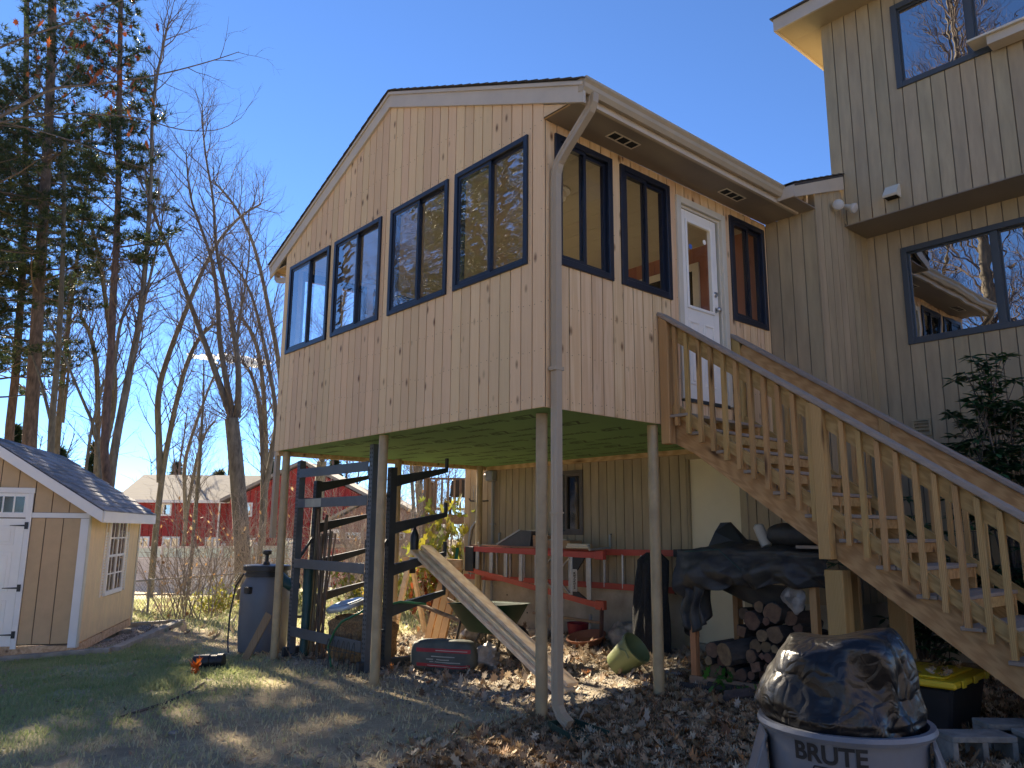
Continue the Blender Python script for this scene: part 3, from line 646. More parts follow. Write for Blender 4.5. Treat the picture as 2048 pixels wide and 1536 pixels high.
# ---- fallen leaves, one sheet of many curled lobed leaves
LOBE = np.array([(0,-.5),(.10,-.25),(.30,-.22),(.17,-.05),(.40,.08),(.16,.14),(.26,.36),(.06,.33),(0,.52),(-.06,.33),(-.26,.36),(-.16,.14),(-.40,.08),(-.17,-.05),(-.30,-.22),(-.10,-.25)])
def leaves(name, pts, size, m, tilt=.45, lift=.012, spread=.5, **tags):
    N = len(pts); k = len(LOBE); V = np.zeros((N, k+1, 3), np.float32); cols = np.zeros((N, k+1), np.float32)
    s = rng.uniform(size[0], size[1], N); yaw = rng.uniform(0, 6.28, N); tx = rng.normal(0, tilt, N); ty = rng.normal(0, tilt, N); curl = rng.uniform(-.2, 1.6, N)
    X = np.concatenate([LOBE[:,0],[0]])[None,:]*s[:,None]; Y = np.concatenate([LOBE[:,1],[0]])[None,:]*s[:,None]
    Z = curl[:,None]*(X**2*2.2+Y**2*.9)/s[:,None]
    Z = Z + X*np.tan(np.clip(tx,-1,1))[:,None] + Y*np.tan(np.clip(ty,-1,1))[:,None]
    Z -= Z.min(1)[:,None]
    c, s_ = np.cos(yaw)[:,None], np.sin(yaw)[:,None]
    V[...,0] = X*c-Y*s_+pts[:,0,None]; V[...,1] = X*s_+Y*c+pts[:,1,None]; V[...,2] = Z+pts[:,2,None]+rng.uniform(0,lift,N)[:,None]
    cols[:] = np.clip(rng.normal(.42, spread*.5, N), 0, 1)[:,None]
    F = np.array([(k, i, (i+1) % k) for i in range(k)]); F = (F[None]+(np.arange(N)*(k+1))[:,None,None]).reshape(-1,3)
    return npmesh(name, V.reshape(-1,3), F, m, cols=cols.ravel(), **tags)
M['leaf'] = leafmat('fallen_leaves', [(.15,.085,.045),(.30,.19,.10),(.42,.285,.155),(.60,.48,.31),(.42,.18,.05)], .7, .15)
M['leafp'] = leafmat('pale_dry_leaves', [(.16,.09,.05),(.36,.27,.18),(.46,.37,.27),(.50,.42,.31),(.40,.15,.05)], .7, .2)
def scatter(nmax, x0, x1, y0, y1, f):
    P = []; 
    xy = rng.uniform((x0,y0), (x1,y1), (nmax,2)); r = rng.uniform(0,1,nmax)
    for (x, y), q in zip(xy, r):
        if q < f(x, y): P.append((x, y, micro(x, y)))
    return np.array(P)
p_ = scatter(44000, -1.2, 4.6, -3.2, 4.0, lambda x, y: zone(x,y)[0])
leaves('leaf_litter', p_, (.045,.10), M['leaf'], tilt=.3, kind='stuff')
p_ = scatter(9000, -6, 1.2, .1, 3.6, lambda x, y: .12+.75*zone(x,y)[1]*max(0,fbm(x,y,1.1)+.45))
leaves('dry_leaves', p_, (.05,.10), M['leafp'], kind='stuff')
p_ = scatter(3600, -8, 2, -4, .5, lambda x, y: .12+.6*sm(-2.2,-.2,x))
leaves('scattered_leaves', p_, (.03,.075), M['leafp'], tilt=.3, kind='stuff')
p_ = scatter(2500, -22, -5, .5, 14, lambda x, y: .4)
leaves('far_leaves', p_, (.10,.18), M['leafp'], kind='stuff')
# ---- gravel chips under the sunroom
def chips(name, pts, size, m, **tags):
    N = len(pts); base = np.array([(1,0,-.3),(.2,.9,-.3),(-.9,.5,-.3),(-.8,-.6,-.3),(.3,-1,-.3),(.1,0,.6)], np.float32); F = np.array([(0,1,5),(1,2,5),(2,3,5),(3,4,5),(4,0,5)])
    k = 6; V = base[None]*rng.uniform(.6,1.3,(N,k,1))*rng.uniform(size[0],size[1],(N,1,1)); yaw = rng.uniform(0,6.28,N); c, s = np.cos(yaw)[:,None], np.sin(yaw)[:,None]
    X = V[...,0]*c-V[...,1]*s; Y = V[...,0]*s+V[...,1]*c; V = np.stack([X, Y, V[...,2]], -1)+pts[:,None,:]
    cols = np.repeat(np.clip(rng.normal(.5,.25,N),0,1), k)
    return npmesh(name, V.reshape(-1,3), (F[None]+(np.arange(N)*k)[:,None,None]).reshape(-1,3), m, cols=cols, **tags)
M['chip'] = leafmat('gravel_chips', [(.10,.085,.07),(.30,.26,.21),(.5,.45,.38)], .9, 0)
p_ = scatter(30000, -5.6, .6, -.3, 3.6, lambda x, y: .06+.8*zone(x,y)[1])
chips('gravel', p_, (.008,.024), M['chip'], kind='stuff')
p_ = scatter(5000, -5, 3.2, -3.4, .4, lambda x, y: .25)
chips('fine_gravel', p_, (.004,.012), M['chip'], kind='stuff')
# ---- short grass blades
def blades(name, pts, h, m, tint, w=.0035, **tags):
    N = len(pts); yaw = rng.uniform(0,6.28,N); lean = rng.normal(0,.5,(N,2)); hh = rng.uniform(h[0],h[1],N)
    d = np.stack([np.cos(yaw),np.sin(yaw),np.zeros(N)],1)*(w*rng.uniform(.7,1.5,N))[:,None]
    tip = pts+np.stack([lean[:,0]*hh,lean[:,1]*hh,hh],1); mid = pts+np.stack([lean[:,0]*hh*.35,lean[:,1]*hh*.35,hh*.6],1)
    V = np.stack([pts-d,pts+d,mid+d*.7,mid-d*.7,tip],1).reshape(-1,3)
    F = np.array([(0,1,2),(0,2,3),(3,2,4)]); F = (F[None]+(np.arange(N)*5)[:,None,None]).reshape(-1,3)
    return npmesh(name, V, F, m, cols=np.repeat(tint,5), **tags)
M['grass'] = leafmat('turf_grass', [(.58,.50,.32),(.46,.44,.24),(.35,.385,.185),(.28,.345,.135)], .6, .3)
def gden(x, y): 
    a = zone(x,y); return max(.05, (.30+.7*a[2])*min(1,max(.25,.75+1.1*fbm(x,y,2.2))))*(1-.9*a[0])*(1-.9*a[1])
p_ = scatter(120000, -9.5, 2.6, -4.2, .6, gden)
tint = np.clip(np.array([.12+.70*zone(x,y)[2]+.35*fbm(x,y,1.6) for x,y,z in p_])+rng.normal(0,.16,len(p_)),0,1)
blades('lawn_grass', p_, (.018,.055), M['grass'], tint, w=.0045, kind='stuff')
p_ = scatter(60000, -24, -5, .6, 14, lambda x, y: .7*max(.15,zone(x,y)[2]))
blades('back_lawn_grass', p_, (.05,.13), M['grass'], np.clip(.55+rng.normal(0,.2,len(p_)),0,1), w=.009, kind='stuff')
p_ = scatter(3500, -5.2, -4.0, -1.9, -.75, lambda x, y: .9*sm(.7,.2,math.hypot((x+4.55)/.75,(y+1.3)/.55)))
blades('tall_grass_tuft', p_, (.05,.11), M['grass'], np.clip(.62+rng.normal(0,.15,len(p_)),0,1), w=.004, kind='stuff')
# ---- roots, sticks and a few stones on the lawn
M['bark'] = mat('grey_brown_bark', (.17,.14,.115), .95, .3, 14, (1,1,.25), bump=.6, bscale=40, rand=.12)
M['stone'] = mat('grey_stone', (.34,.31,.27), .9, .2, 9, bump=.3)
def onground(pts, dz): return [(x, y, micro(x, y)+dz) for x, y in pts]
for lab, pts, r in (('long bare tree root crossing the dry lawn left of center', [(-4.15,-1.02),(-3.75,-1.32),(-3.45,-1.62),(-3.3,-1.85),(-3.22,-2.1)], .018),
                    ('dark tree root at the bottom edge of the lawn', [(-.1,-1.9),(-.45,-2.0),(-.75,-2.3),(-.92,-2.55)], .02)):
    MB().tube(onground(pts,.004),[r*.5]+[r]*(len(pts)-2)+[r*.4],7).build('tree_root', M['bark'], None, smooth=True, **T(lab,'root','tree roots on the lawn'))
for lab, x, y, s in (('small pale stone on the dry grass nearest the root', -2.95,-1.55,.035),('pale stone lower on the dry lawn', -2.2,-1.95,.04),('flat stone chip beside the root crossing the lawn',-3.6,-1.2,.03),('flat pale paver lying on leaves beside the firewood rack',-.55,2.35,.14)):
    q = MB(); z = micro(x,y)
    q.lathe((x,y,z-.01),[(s*.9,0),(s*1.1,s*.3),(s*.8,s*.6),(s*.2,s*.7)] if s < .1 else [(s,0),(s*1.05,.03),(s,.05)],7); q.build('stone', M['stone'], None, **T(lab,'stone','stones lying on the ground'))
for lab, pts, r in (('grey stick lying on leaves in front of the firewood rack', [(.25,1.35),(.45,1.5),(.75,1.75)], .018),('thin twig lying on the dark leaves right of the front post', [(.55,.75),(.8,.98),(1.2,1.05)], .009),('short broken stick on the leaves near the gray trash can', [(1.5,.3),(1.65,.55),(1.9,.62)], .013)):
    MB().tube(onground(pts,.02),[r,r,r*.7],6).build('stick', M['bark'], None, smooth=True, **T(lab,'stick','sticks on the ground'))
# ------------------------------------------------------------ things under and around the sunroom
G_ = lambda x, y, d=0: (x, y, micro(x, y)+d)
# cantilever rack
rk = thing('cantilever_rack', 'blue grey steel cantilever rack with perforated uprights and tapered arms under the sunroom', 'rack', G_(-4.2,.5))
def upright(x, y, zb, zt, m, w=.08, face=1):
    u = MB(); g = .004
    u.box(x-w/2,y-g,zb,x+w/2,y,zt); u.box(x-w/2,y+.0005,zb,x-w/2+g,y+w,zt); u.box(x+w/2-g,y+.0005,zb,x+w/2,y+w,zt)
    o = u.build('upright', m, rk); h = MB(); z = zb+.06
    while z < zt-.03:
        for sx in (-.018,.018): h.box(x+sx-.006,y-g-.0012,z,x+sx+.006,y-g-.0002,z+.022)
        for sy in (.025,.055): h.box(x-w/2-.0012,y+sy-.006,z,x-w/2-.0002,y+sy+.006,z+.022)
        z += .05
    h.build('punched_holes', M['hole'], o, kind='stuff'); return o
for x, tops in ((-5.12,2.35),(-3.27,2.43)):
    upright(x,.37,micro(x,.37)-.02,tops,M['rackm']); upright(x,.62,micro(x,.62)-.02,tops-.25,M['rackd'])
    for i, z in enumerate((.35,1.1,1.85)):
        MB().bar((x,.455,z),(x,.62,z+.25 if i % 2 else z),.03,.03).build('lacing', M['rackd'], rk)
    for z in (2.03,1.49,1.02,.57):
        a = MB(); t1 = 1.45; dz = .155
        a.ex([(x-.025,.70,z-.075),(x-.025,t1,z+dz-.02),(x-.025,t1,z+dz+.035),(x-.025,.70,z+.055)],(.05,0,0)); o = a.build('arm', M['rackd'], rk, bevel=.004)
        MB().box(x-.022,t1-.025,z+dz+.03,x+.022,t1,z+dz+.15).build('end_stop', M['rackd'], o)
    b = MB(); b.ex([(x-.03,.30,micro(x,.4)),(x-.03,1.5,micro(x,1.5)),(x-.03,1.5,micro(x,1.5)+.08),(x-.03,.30,micro(x,.4)+.11)],(.06,0,0)); b.build('base', M['rackd'], rk)
for z, h in ((2.18,.115),(1.79,.115),(1.03,.115),(.19,.12)):
    MB().box(-5.075,.355,z-h/2,-3.315,.366,z+h/2).build('crossbeam', M['rackm'], rk, bevel=.003)
M['tag'] = mat('paper_tag', (.40,.40,.34), .7)
MB().box(-4.85,.3535,1.74,-4.42,.3545,1.84).build('paper_tag', M['tag'], rk)
M['wtag'] = mat('white_tag', (.7,.7,.66), .6); MB().box(-3.298,.95,1.115,-3.296,1.05,1.145).build('label_tag', M['wtag'], rk)
# lumber leaning on the rack
ld = Vector((-.75,1.07,.06))-Vector((-3.32,1.19,1.24)); ldn = ld.normalized()
for i, (lab, dx, sh) in enumerate((('topmost of the three pale two by sixes leaning from the rack to the ground',.0,.0),('middle board of the three leaning pale two by sixes',.05,.045),('lowest board of the three leaning pale two by sixes',-.08,.085))):
    up = Vector((0,0,1))-ldn*ldn.z; up.normalize(); side = ldn.cross(up)
    off = up*(-.044*i)+side*sh; s = thing('lumber_board', lab, 'board', Vector((-.75,1.07,.06)), 'leaning boards') if False else None
    MB().bar(Vector((-3.32,1.19,1.27))+off+ldn*dx,Vector((-.75,1.07,.09))+off+ldn*(dx*.7),.138,.0385,up).build('lumber_board', M['pine_l'] if 'pine_l' in M else M.setdefault('pine_l', wood('pale_lumber', (.88,.70,.46), (.74,.54,.32), (.6,9,9), rot=(0,math.radians(-24),0), kscale=(2.6,10,10), kthr=.11, kcol=(.25,.13,.06), gscale=3)), None, bevel=.003, loc=(-.75,1.07,.06), **T(lab,'board','pale boards leaning on the rack'))
# rain barrel with a pump on the lid
M['barrel'] = mat('grey_barrel_plastic', (.13,.14,.155), .42, .08, 3); M['blackp'] = mat('black_plastic', (.016,.017,.019), .4, .15, 6)
bx_, by_ = -5.98, .40; bz = micro(bx_,by_)
br = thing('rain_barrel', 'tall grey rain barrel with black lid and hand pump beside the left post', 'barrel', (bx_,by_,bz))
MB().lathe((bx_,by_,bz),[(.28,0),(.31,.02),(.33,.23),(.33,.66),(.32,.87),(.27,.96),(.26,1.0)],28).build('body', M['barrel'], br, smooth=True)
MB().lathe((bx_,by_,bz+.995),[(.285,0),(.285,.04),(.275,.045),(.275,.075),(.315,.08),(.315,.14),(.30,.15),(.1,.15)],28).build('lid', M['blackp'], br, smooth=True)
pm = MB(); pm.lathe((bx_+.02,by_-.02,bz+1.146),[(.05,0),(.045,.03),(.025,.05),(.025,.13),(.06,.15),(.062,.19),(.03,.2)],14); pm.build('pump', M['blackp'], br, smooth=True)
MB().box(bx_+.04,by_-.325,bz+.78,bx_+.18,by_-.255,bz+.87).build('grip_recess', M['blackp'], br, bevel=.01)
MB().tube([(bx_-.24,by_-.22,bz+1.02),(bx_-.33,by_-.29,bz+.85),(bx_-.36,by_-.33,bz+.5),(bx_-.32,by_-.35,bz+.15),(bx_-.1,by_-.42,bz+.02)],.012,8).build('hose', M['blackp'], br, smooth=True)
# board leaning on the post, planter/downspout boot on the lawn
MB().bar(G_(-5.27,-.12,.01),(-5.06,.06,.42),.03,.09).build('wood_stake', M['oldwood'], None, loc=G_(-5.2,-.1), **T('grey board stub leaning against the left post beside the barrel','board'))
q = MB(); q.lathe(G_(-5.15,-.62,.075),[(.075,-.17),(.085,-.16),(.085,.02),(.075,.03),(.075,.1),(.085,.11),(.085,.18),(.05,.19)],14,(.62,.78,.05)); q.build('drain_pipe', M['blackp'], None, smooth=True, loc=G_(-5.15,-.62), **T('short black corrugated drain pipe lying on grass in front of the barrel','drain pipe'))
p_ = np.array([G_(-4.73+.05*math.cos(i*2.4)*(i/9),-.92+.05*math.sin(i*2.4)*(i/9),.01+.012*i) for i in range(9)])
M['orange'] = leafmat('orange_leaf', [(.5,.10,.01),(.75,.2,.02)], .6, .3); leaves('orange_leaves', p_, (.08,.12), M['orange'], **T('bright orange leaf clump in the sunlit grass','leaf'))
# stakes and poles standing between the rack uprights
M['bamboo'] = mat('garden_stake_wood', (.20,.145,.095), .8, .3, 6, (6,6,.6), rand=.35)
for i in range(11):
    x0 = -4.90+.075*(i % 6)+random.uniform(-.03,.03); y0 = .52+.08*(i//6); top = Vector((-4.95+.05*i % .5-.05, .62+.03*(i % 3), 1.35+.4*random.random()))
    if i > 8: top = Vector((-5.02+.03*(i % 4),.6,1.6+.12*(i % 3)))
    r = random.uniform(.009,.019); a = Vector(G_(x0,y0,0)); mid = (a+top)/2+Vector((random.uniform(-.02,.02),0,0))
    MB().tube([a,mid,top],r,6).build('garden_stake', M['bamboo'], None, smooth=True, loc=a, **T('brown wooden garden stake in the bundle leaning on the left rack upright','stake','garden stakes bundled in the rack'))
M['greenf'] = mat('dark_green_fabric', (.012,.06,.055), .5, .15, 6)
MB().tube([G_(-4.88,.46),(-4.93,.50,.5),(-4.98,.52,.98),(-4.99,.52,1.02)],[.05,.06,.065,.03],12).build('folded_umbrella', M['greenf'], None, smooth=True, loc=G_(-4.88,.46), **T('dark green rolled patio umbrella standing inside the left rack upright','umbrella'))
MB().tube([(-5.42,.30,.95),(-5.3,.34,.80),(-5.2,.4,.74),(-5.1,.44,.73)],[.02,.07,.075,.05],12).build('garden_hose_bag', M['greenf'], None, smooth=True, loc=(-5.3,.34,.74), **T('dark green bag hanging between the barrel and the rack','bag'))
# hay bale with a tilted galvanised lid
M['hay'] = mat('straw', (.34,.20,.085), .95, .5, 30, (1,4,1), bump=1.0, bscale=60, c2=(.10,.055,.03))
hb = MB(); NB = 14
for ax in range(3):
    pass
def blob(c, half, p, nu, nv, amp, fr, rot=0):
    mb = MB(); c = Vector(c); R = Matrix.Rotation(rot,3,'Z')
    def fn(u, v):
        th = 2*math.pi*u; ph = math.pi*(v-.5); sgp = lambda w, e: math.copysign(abs(w)**e, w)
        d = Vector((half[0]*sgp(math.cos(ph),p)*sgp(math.cos(th),p), half[1]*sgp(math.cos(ph),p)*sgp(math.sin(th),p), half[2]*sgp(math.sin(ph),p)))
        d += d.normalized()*amp*mnoise.fractal((d+c)*fr,1,2,4); return c+R@d
    mb.grid(fn,nu,nv); return mb
hbo = blob(G_(-4.05,.80,.24),(.42,.26,.26),.35,48,30,.05,9,.1).build('hay_bale', M['hay'], None, smooth=True, loc=G_(-4.05,.8), **T('brown hay bale on the ground inside the steel rack','hay bale'))
pp = []; st_ = MB()
for i in range(420):
    th = random.uniform(0,6.28); x = -4.05+.40*max(-1,min(1,1.3*math.cos(th))); y = .80+.25*max(-1,min(1,1.3*math.sin(th))); z = micro(x,y)+random.uniform(.02,.5)
    d = Vector((random.gauss(0,1),random.gauss(0,1),random.gauss(0,.6))).normalized()*random.uniform(.03,.07); st_.tube([Vector((x,y,z))-d,Vector((x,y,z))+d],.0025,3,False)
st_.build('loose_straw', M['hay'], hbo, kind='stuff')
M['galv'] = mat('galvanised_metal', (.46,.50,.53), .38, .12, 8, metal=.6)
ax = Vector((-.1,-.25,.95)); MB().lathe((-4.28,.70,.55),[(.01,.055),(.08,.05),(.12,.035),(.2,.035),(.215,.02),(.24,.02),(.25,.0),(.245,-.03),(.235,-.03)],26,ax,False).build('bin_lid', M['galv'], None, smooth=True, loc=(-4.28,.7,.55), **T('round galvanised bin lid tilted on top of the hay bale','lid'))
M['hoseg'] = mat('green_hose', (.02,.16,.06), .4)
MB().tube([G_(-3.85,.30,.02),(-4.0,.33,.12),(-3.9,.345,.3),(-3.75,.35,.42),(-3.45,.45,.56),(-3.2,.78,.66),(-3.15,1.1,.62)],.013,8).build('garden_hose', M['hoseg'], None, smooth=True, loc=G_(-3.85,.3), **T('green garden hose looping over the hay bale and rack','hose'))
wf = thing('wire_edging', 'dark green arched wire garden edging leaning on the lower rack beam', 'garden edging', G_(-3.7,.3)); M['wire'] = mat('dark_wire', (.02,.03,.025), .5)
for i in range(6):
    x = -3.98+i*.115; pts = [(x+.13*k/10-.02,.27+.06*math.sin(math.pi*k/10)*.5,.02+micro(x,.3)+.30*math.sin(math.pi*k/10)) for k in range(11)]
    MB().tube(pts,.004,5).build('wire_arch', M['wire'], wf, smooth=True)
MB().tube([(-3.99,.275,.1),(-3.25,.275,.13)],.004,5).build('wire_rail', M['wire'], wf)
# wheelbarrow
wb = thing('wheelbarrow', 'green wheelbarrow with wooden handles and black tyre under the sunroom', 'wheelbarrow', G_(-2.9,1.85)); M['wbg'] = mat('green_tray_paint', (.006,.030,.017), .5, .2, 5, spec=.2)
def trayp(u, v):   # closed section loft
    return None
lv_ = [(0,.30,.18,.46),(1,.52,.34,.74)]; c0 = Vector((-2.93,1.85,0)); gzb = micro(-2.9,1.85); mb = MB(); ringv = []
prof = [(.27,.17,.28,.02),(.31,.2,.32,.02),(.40,.26,.45,.0),(.49,.325,.60,-.02),(.52,.345,.605,-.02),(.47,.31,.592,-.02),(.29,.185,.31,.02)]; NS = 28
for a, b_, z, sh in prof:
    for k in range(NS):
        th = 2*math.pi*k/NS; e = .55; cx = math.copysign(abs(math.cos(th))**e, math.cos(th)); sy = math.copysign(abs(math.sin(th))**e, math.sin(th))
        ringv.append((c0.x+sh+a*cx+(.06 if cx > 0 else 0)*(z-.3)*2, c0.y+b_*sy, gzb+z+.06*(cx)*(z-.2)))
mb.add(ringv,[(i*NS+k,i*NS+(k+1) % NS,(i+1)*NS+(k+1) % NS,(i+1)*NS+k) for i in range(len(prof)-1) for k in range(NS)]+[tuple(range(NS-1,-1,-1)),tuple(range((len(prof)-1)*NS,len(prof)*NS))])
mb.build('tray', M['wbg'], wb, smooth=True)
M['handle'] = wood('worn_handle_wood', (.33,.24,.155), (.2,.135,.085), (.6,9,9), rand=.1, knots=False)
wx, wy = -2.42, 1.88
for s in (-1,1):
    MB().bar((-4.15,1.85+s*.30,gzb+.56),(-2.42,1.88+s*.07,gzb+.22),.04,.045).build('handle', M['handle'], wb, bevel=.008)
    lg = MB(); lg.tube([(-3.2,1.85+s*.2,gzb+.40),(-3.28,1.85+s*.24,gzb+.01),(-3.02,1.85+s*.22,gzb+.01),(-2.85,1.85+s*.16,gzb+.31)],.016,7); lg.build('leg', M['blackp'], wb, smooth=True)
MB().lathe((wx,wy-.05,gzb+.2),[(.10,0),(.15,.0),(.19,.02),(.2,.05),(.19,.08),(.15,.1),(.10,.1)],24,(0,1,0)).build('tyre', M['blackp'], wb, smooth=True)
MB().lathe((wx,wy-.035,gzb+.2),[(.102,0),(.05,.02),(.05,.06),(.102,.08)],18,(0,1,0)).build('rim', M['wbg'], wb, smooth=True)
MB().box(-3.02,1.455,gzb+.46,-2.86,1.462,gzb+.50).build('maker_plate', M['wtag'], wb) if False else None
# bags of cement and rubble
M['bag'] = mat('dark_paper_bag', (.085,.095,.08), .6, .2, 6, bump=.5, bscale=14); M['bagred'] = mat('red_print', (.36,.03,.035), .6); M['bagw'] = mat('pale_print', (.42,.42,.36), .7)
c = Vector(G_(-2.60,.98,.17)); rz_ = math.radians(32)
bo = blob(c,(.37,.13,.17),.5,56,32,.02,4,rz_).build('cement_bag', M['bag'], None, smooth=True, loc=G_(-2.6,.98), **T('dark cement bag with red bands lying on the leaves before the wheelbarrow','bag'))
R_ = Matrix.Rotation(rz_,3,'Z')
def bagstrip(z0, z1, m, nm, u0=-.28, u1=.33, out=.004):
    mb = MB()
    def fn(u, v):
        x = u0+(u1-u0)*u; z = z0+(z1-z0)*v; sx = abs(x)/.37; szz = abs(z)/.17; e = 2/.5
        q = max(0,1-szz**e)**(1/e); y = -.13*max(.0,(1-(sx/max(q,.05))**e))**(1/e)*q if sx < q else 0
        d = Vector((x,y,z)); d += d.normalized()*.02*mnoise.fractal((d+c)*4,1,2,4); d.y -= out; return c+R_@d
    mb.grid(fn,24,4); return mb.build(nm, m, bo, smooth=True)
bagstrip(.045,.085,M['bagred'],'red_band'); bagstrip(-.105,-.07,M['bagred'],'red_band')
for z, a, b_ in ((.005,-.1,.16),(-.025,-.16,.10),(-.05,-.12,.22)): bagstrip(z-.005,z+.005,M['bagw'],'print_line',a,b_,.005)
for a, b_ in ((-.05,.3),): bagstrip(.060,.068,M['bagw'],'print_line',a,b_,.006); bagstrip(-.092,-.085,M['bagw'],'print_line',a-.1,b_,.006)
M['pbag'] = mat('pale_plastic_bag', (.40,.36,.31), .4, .3, 9, bump=.6, bscale=14)
blob(G_(-2.33,1.36,.10),(.15,.11,.14),1.1,32,20,.11,8).build('plastic_bag', M['pbag'], None, smooth=True, loc=G_(-2.35,1.42), **T('crumpled pale plastic bag behind the cement bag','bag'))
blob(G_(-2.02,3.28,.11),(.19,.15,.17),.9,36,24,.06,5).build('plastic_bag', M['pbag'], None, smooth=True, loc=G_(-2.02,3.28), **T('torn off white bag against the concrete foundation beside the rolled netting','bag'))
blob(G_(-4.1,2.5,.16),(.16,.16,.24),.9,28,18,.1,5).build('plastic_bag', M['pbag'], None, smooth=True, loc=G_(-4.1,2.5), **T('white sack standing behind the left end of the wheelbarrow','bag'))
# saw horse and cedar boards beyond the rack
sh = thing('sawhorse', 'pale wood sawhorse with black brackets standing behind the rack', 'sawhorse', G_(-4.7,2.3))
MB().box(-5.5,2.28,.93,-4.05,2.32,1.07).build('beam', M['pine_x'], sh); 
for x in (-5.3,-4.25):
    for s in (-1,1): MB().bar((x,2.3+s*.03,.95),(x+.03,2.3+s*.28,micro(x,2.3)),.09,.04).build('leg', M['pine_l'], sh)
    MB().box(x-.07,2.255,.84,x+.07,2.345,.96).build('bracket', M['blackp'], sh)
M['cedar'] = wood('cedar_board', (.52,.28,.11), (.38,.19,.07), (8,8,.6), rand=.15)
for i, (x, lab) in enumerate(((-4.38,'orange cedar plank leaning on the sawhorse, leftmost of the three'),(-4.22,'middle cedar plank leaning on the sawhorse'),(-4.07,'right cedar plank leaning on the sawhorse nearest the wheelbarrow'))):
    MB().bar(G_(x-.02,2.0,.0),(x+.02,2.24,.92),.135,.025,(0,1,0)).build('cedar_plank', M['cedar'], None, loc=G_(x,2.0), **T(lab,'plank','cedar planks on the sawhorse'))
MB().lathe((-3.28,1.0,1.235),[(.05,0),(.052,.16),(.03,.22),(.018,.24),(.018,.28),(.024,.28),(.024,.31)],16).build('bottle', M['blackp'], None, smooth=True, loc=(-3.28,1.0,1.235), **T('black bottle standing on the right rack arm','bottle'))
# ladders along the wall
M['fibre'] = mat('orange_red_fibreglass', (.50,.085,.05), .45, .1, 5); M['alu'] = mat('aluminium', (.50,.50,.48), .35, .12, 9, metal=.7)
ya = 3.12; la = thing('step_ladder', 'orange red step ladder hung sideways on the wall, the nearer one with flared feet', 'ladder', (-3.6,ya,.5))
MB().bar((-4.99,ya,1.19),(-2.26,ya,1.165),.03,.075,(0,0,1)).build('rail', M['fibre'], la); MB().bar((-4.99,ya,.89),(-2.32,ya,.56),.03,.07,(0,0,1)).build('rail', M['fibre'], la)
for i in range(8):
    x = -4.75+i*.325; zt = 1.19-.009*(x+4.99)-.035; zb = .89-.1236*(x+4.99)+.035
    MB().box(x-.035,ya-.01,zb,x+.035,ya+.012,zt).build('step', M['alu'], la, bevel=.004)
    if i in (5,6): MB().bar((x,ya-.02,zt-.02),(x-.16,ya-.02,zt-.15),.02,.012).build('brace', M['alu'], la); MB().bar((x,ya-.02,zb+.02),(x-.16,ya-.02,zb+.14),.02,.012).build('brace', M['alu'], la)
MB().box(-5.02,ya-.03,.86,-4.82,ya+.03,1.225).build('top_cap', M['blackp'], la, bevel=.008)
MB().ex([(-2.75,ya-.012,1.15),(-2.52,ya-.012,1.15),(-2.66,ya-.012,.98),(-2.75,ya-.012,.9)],(0,.02,0)).build('gusset', M['blackp'], la)
MB().ex([(-2.75,ya-.012,.72),(-2.66,ya-.012,.70),(-2.40,ya-.012,.56),(-2.75,ya-.012,.62)],(0,.02,0)).build('gusset', M['blackp'], la)
lb_ = MB().box(-2.75,ya-.016,.70,-2.67,ya-.008,.98).build('label_plate', M['alu'], la)
put_text('WERNER', .055, (-2.71,ya-.0175,.84), (0,0,1), (-1,0,0), M['hole'], 'lettering', lb_, .0004, .001)
for z in (1.165,.56): MB().box(-2.34,ya-.04,z-.05,-2.2,ya+.03,z+.06).build('foot', M['fibre'], la, bevel=.006)
yb = 3.40; lb2 = thing('extension_ladder', 'longer orange red ladder with round rungs hung flat against the wall behind', 'ladder', (-3.3,yb,.7))
for z0_, z1_ in ((1.16,1.215),(.755,.785)): MB().bar((-5.42,yb,z0_),(-1.30,yb,z1_),.028,.075,(0,0,1)).build('rail', M['fibre'], lb2)
for i in range(13): 
    x = -5.25+i*.31; MB().tube([(x,yb,.76),(x,yb,1.18)],.017,8).build('rung', M['alu'], lb2, smooth=True)
for z in (1.215,.785): MB().box(-1.34,yb-.03,z-.045,-1.16,yb+.03,z+.045).build('rubber_foot', M['blackp'], lb2, bevel=.006)
for x, lab in ((-2.45,'grey steel ladder hook on the siding right of the small window'),(-4.7,'grey steel ladder hook on the siding at the left end')):
    h = MB(); h.tube([(x,DD-.005,1.42),(x,DD-.03,1.42),(x,DD-.03,1.25),(x+.0,DD-.42,1.235),(x,DD-.44,1.29)],.018,8); h.build('ladder_hook', M['grey'], None, smooth=True, loc=(x,DD,1.25), **T(lab,'hook','ladder hooks'))
for i, x in enumerate((-4.85,-4.58)): MB().tube([(x,3.0+i*.1,.02),(x,3.02+i*.1,.75)],.02,8).build('steel_stake', M['grey'], None, smooth=True, loc=(x,3.0,0), **T('grey pipe standing under the left end of the ladders','pipe','grey pipes under the ladder'))
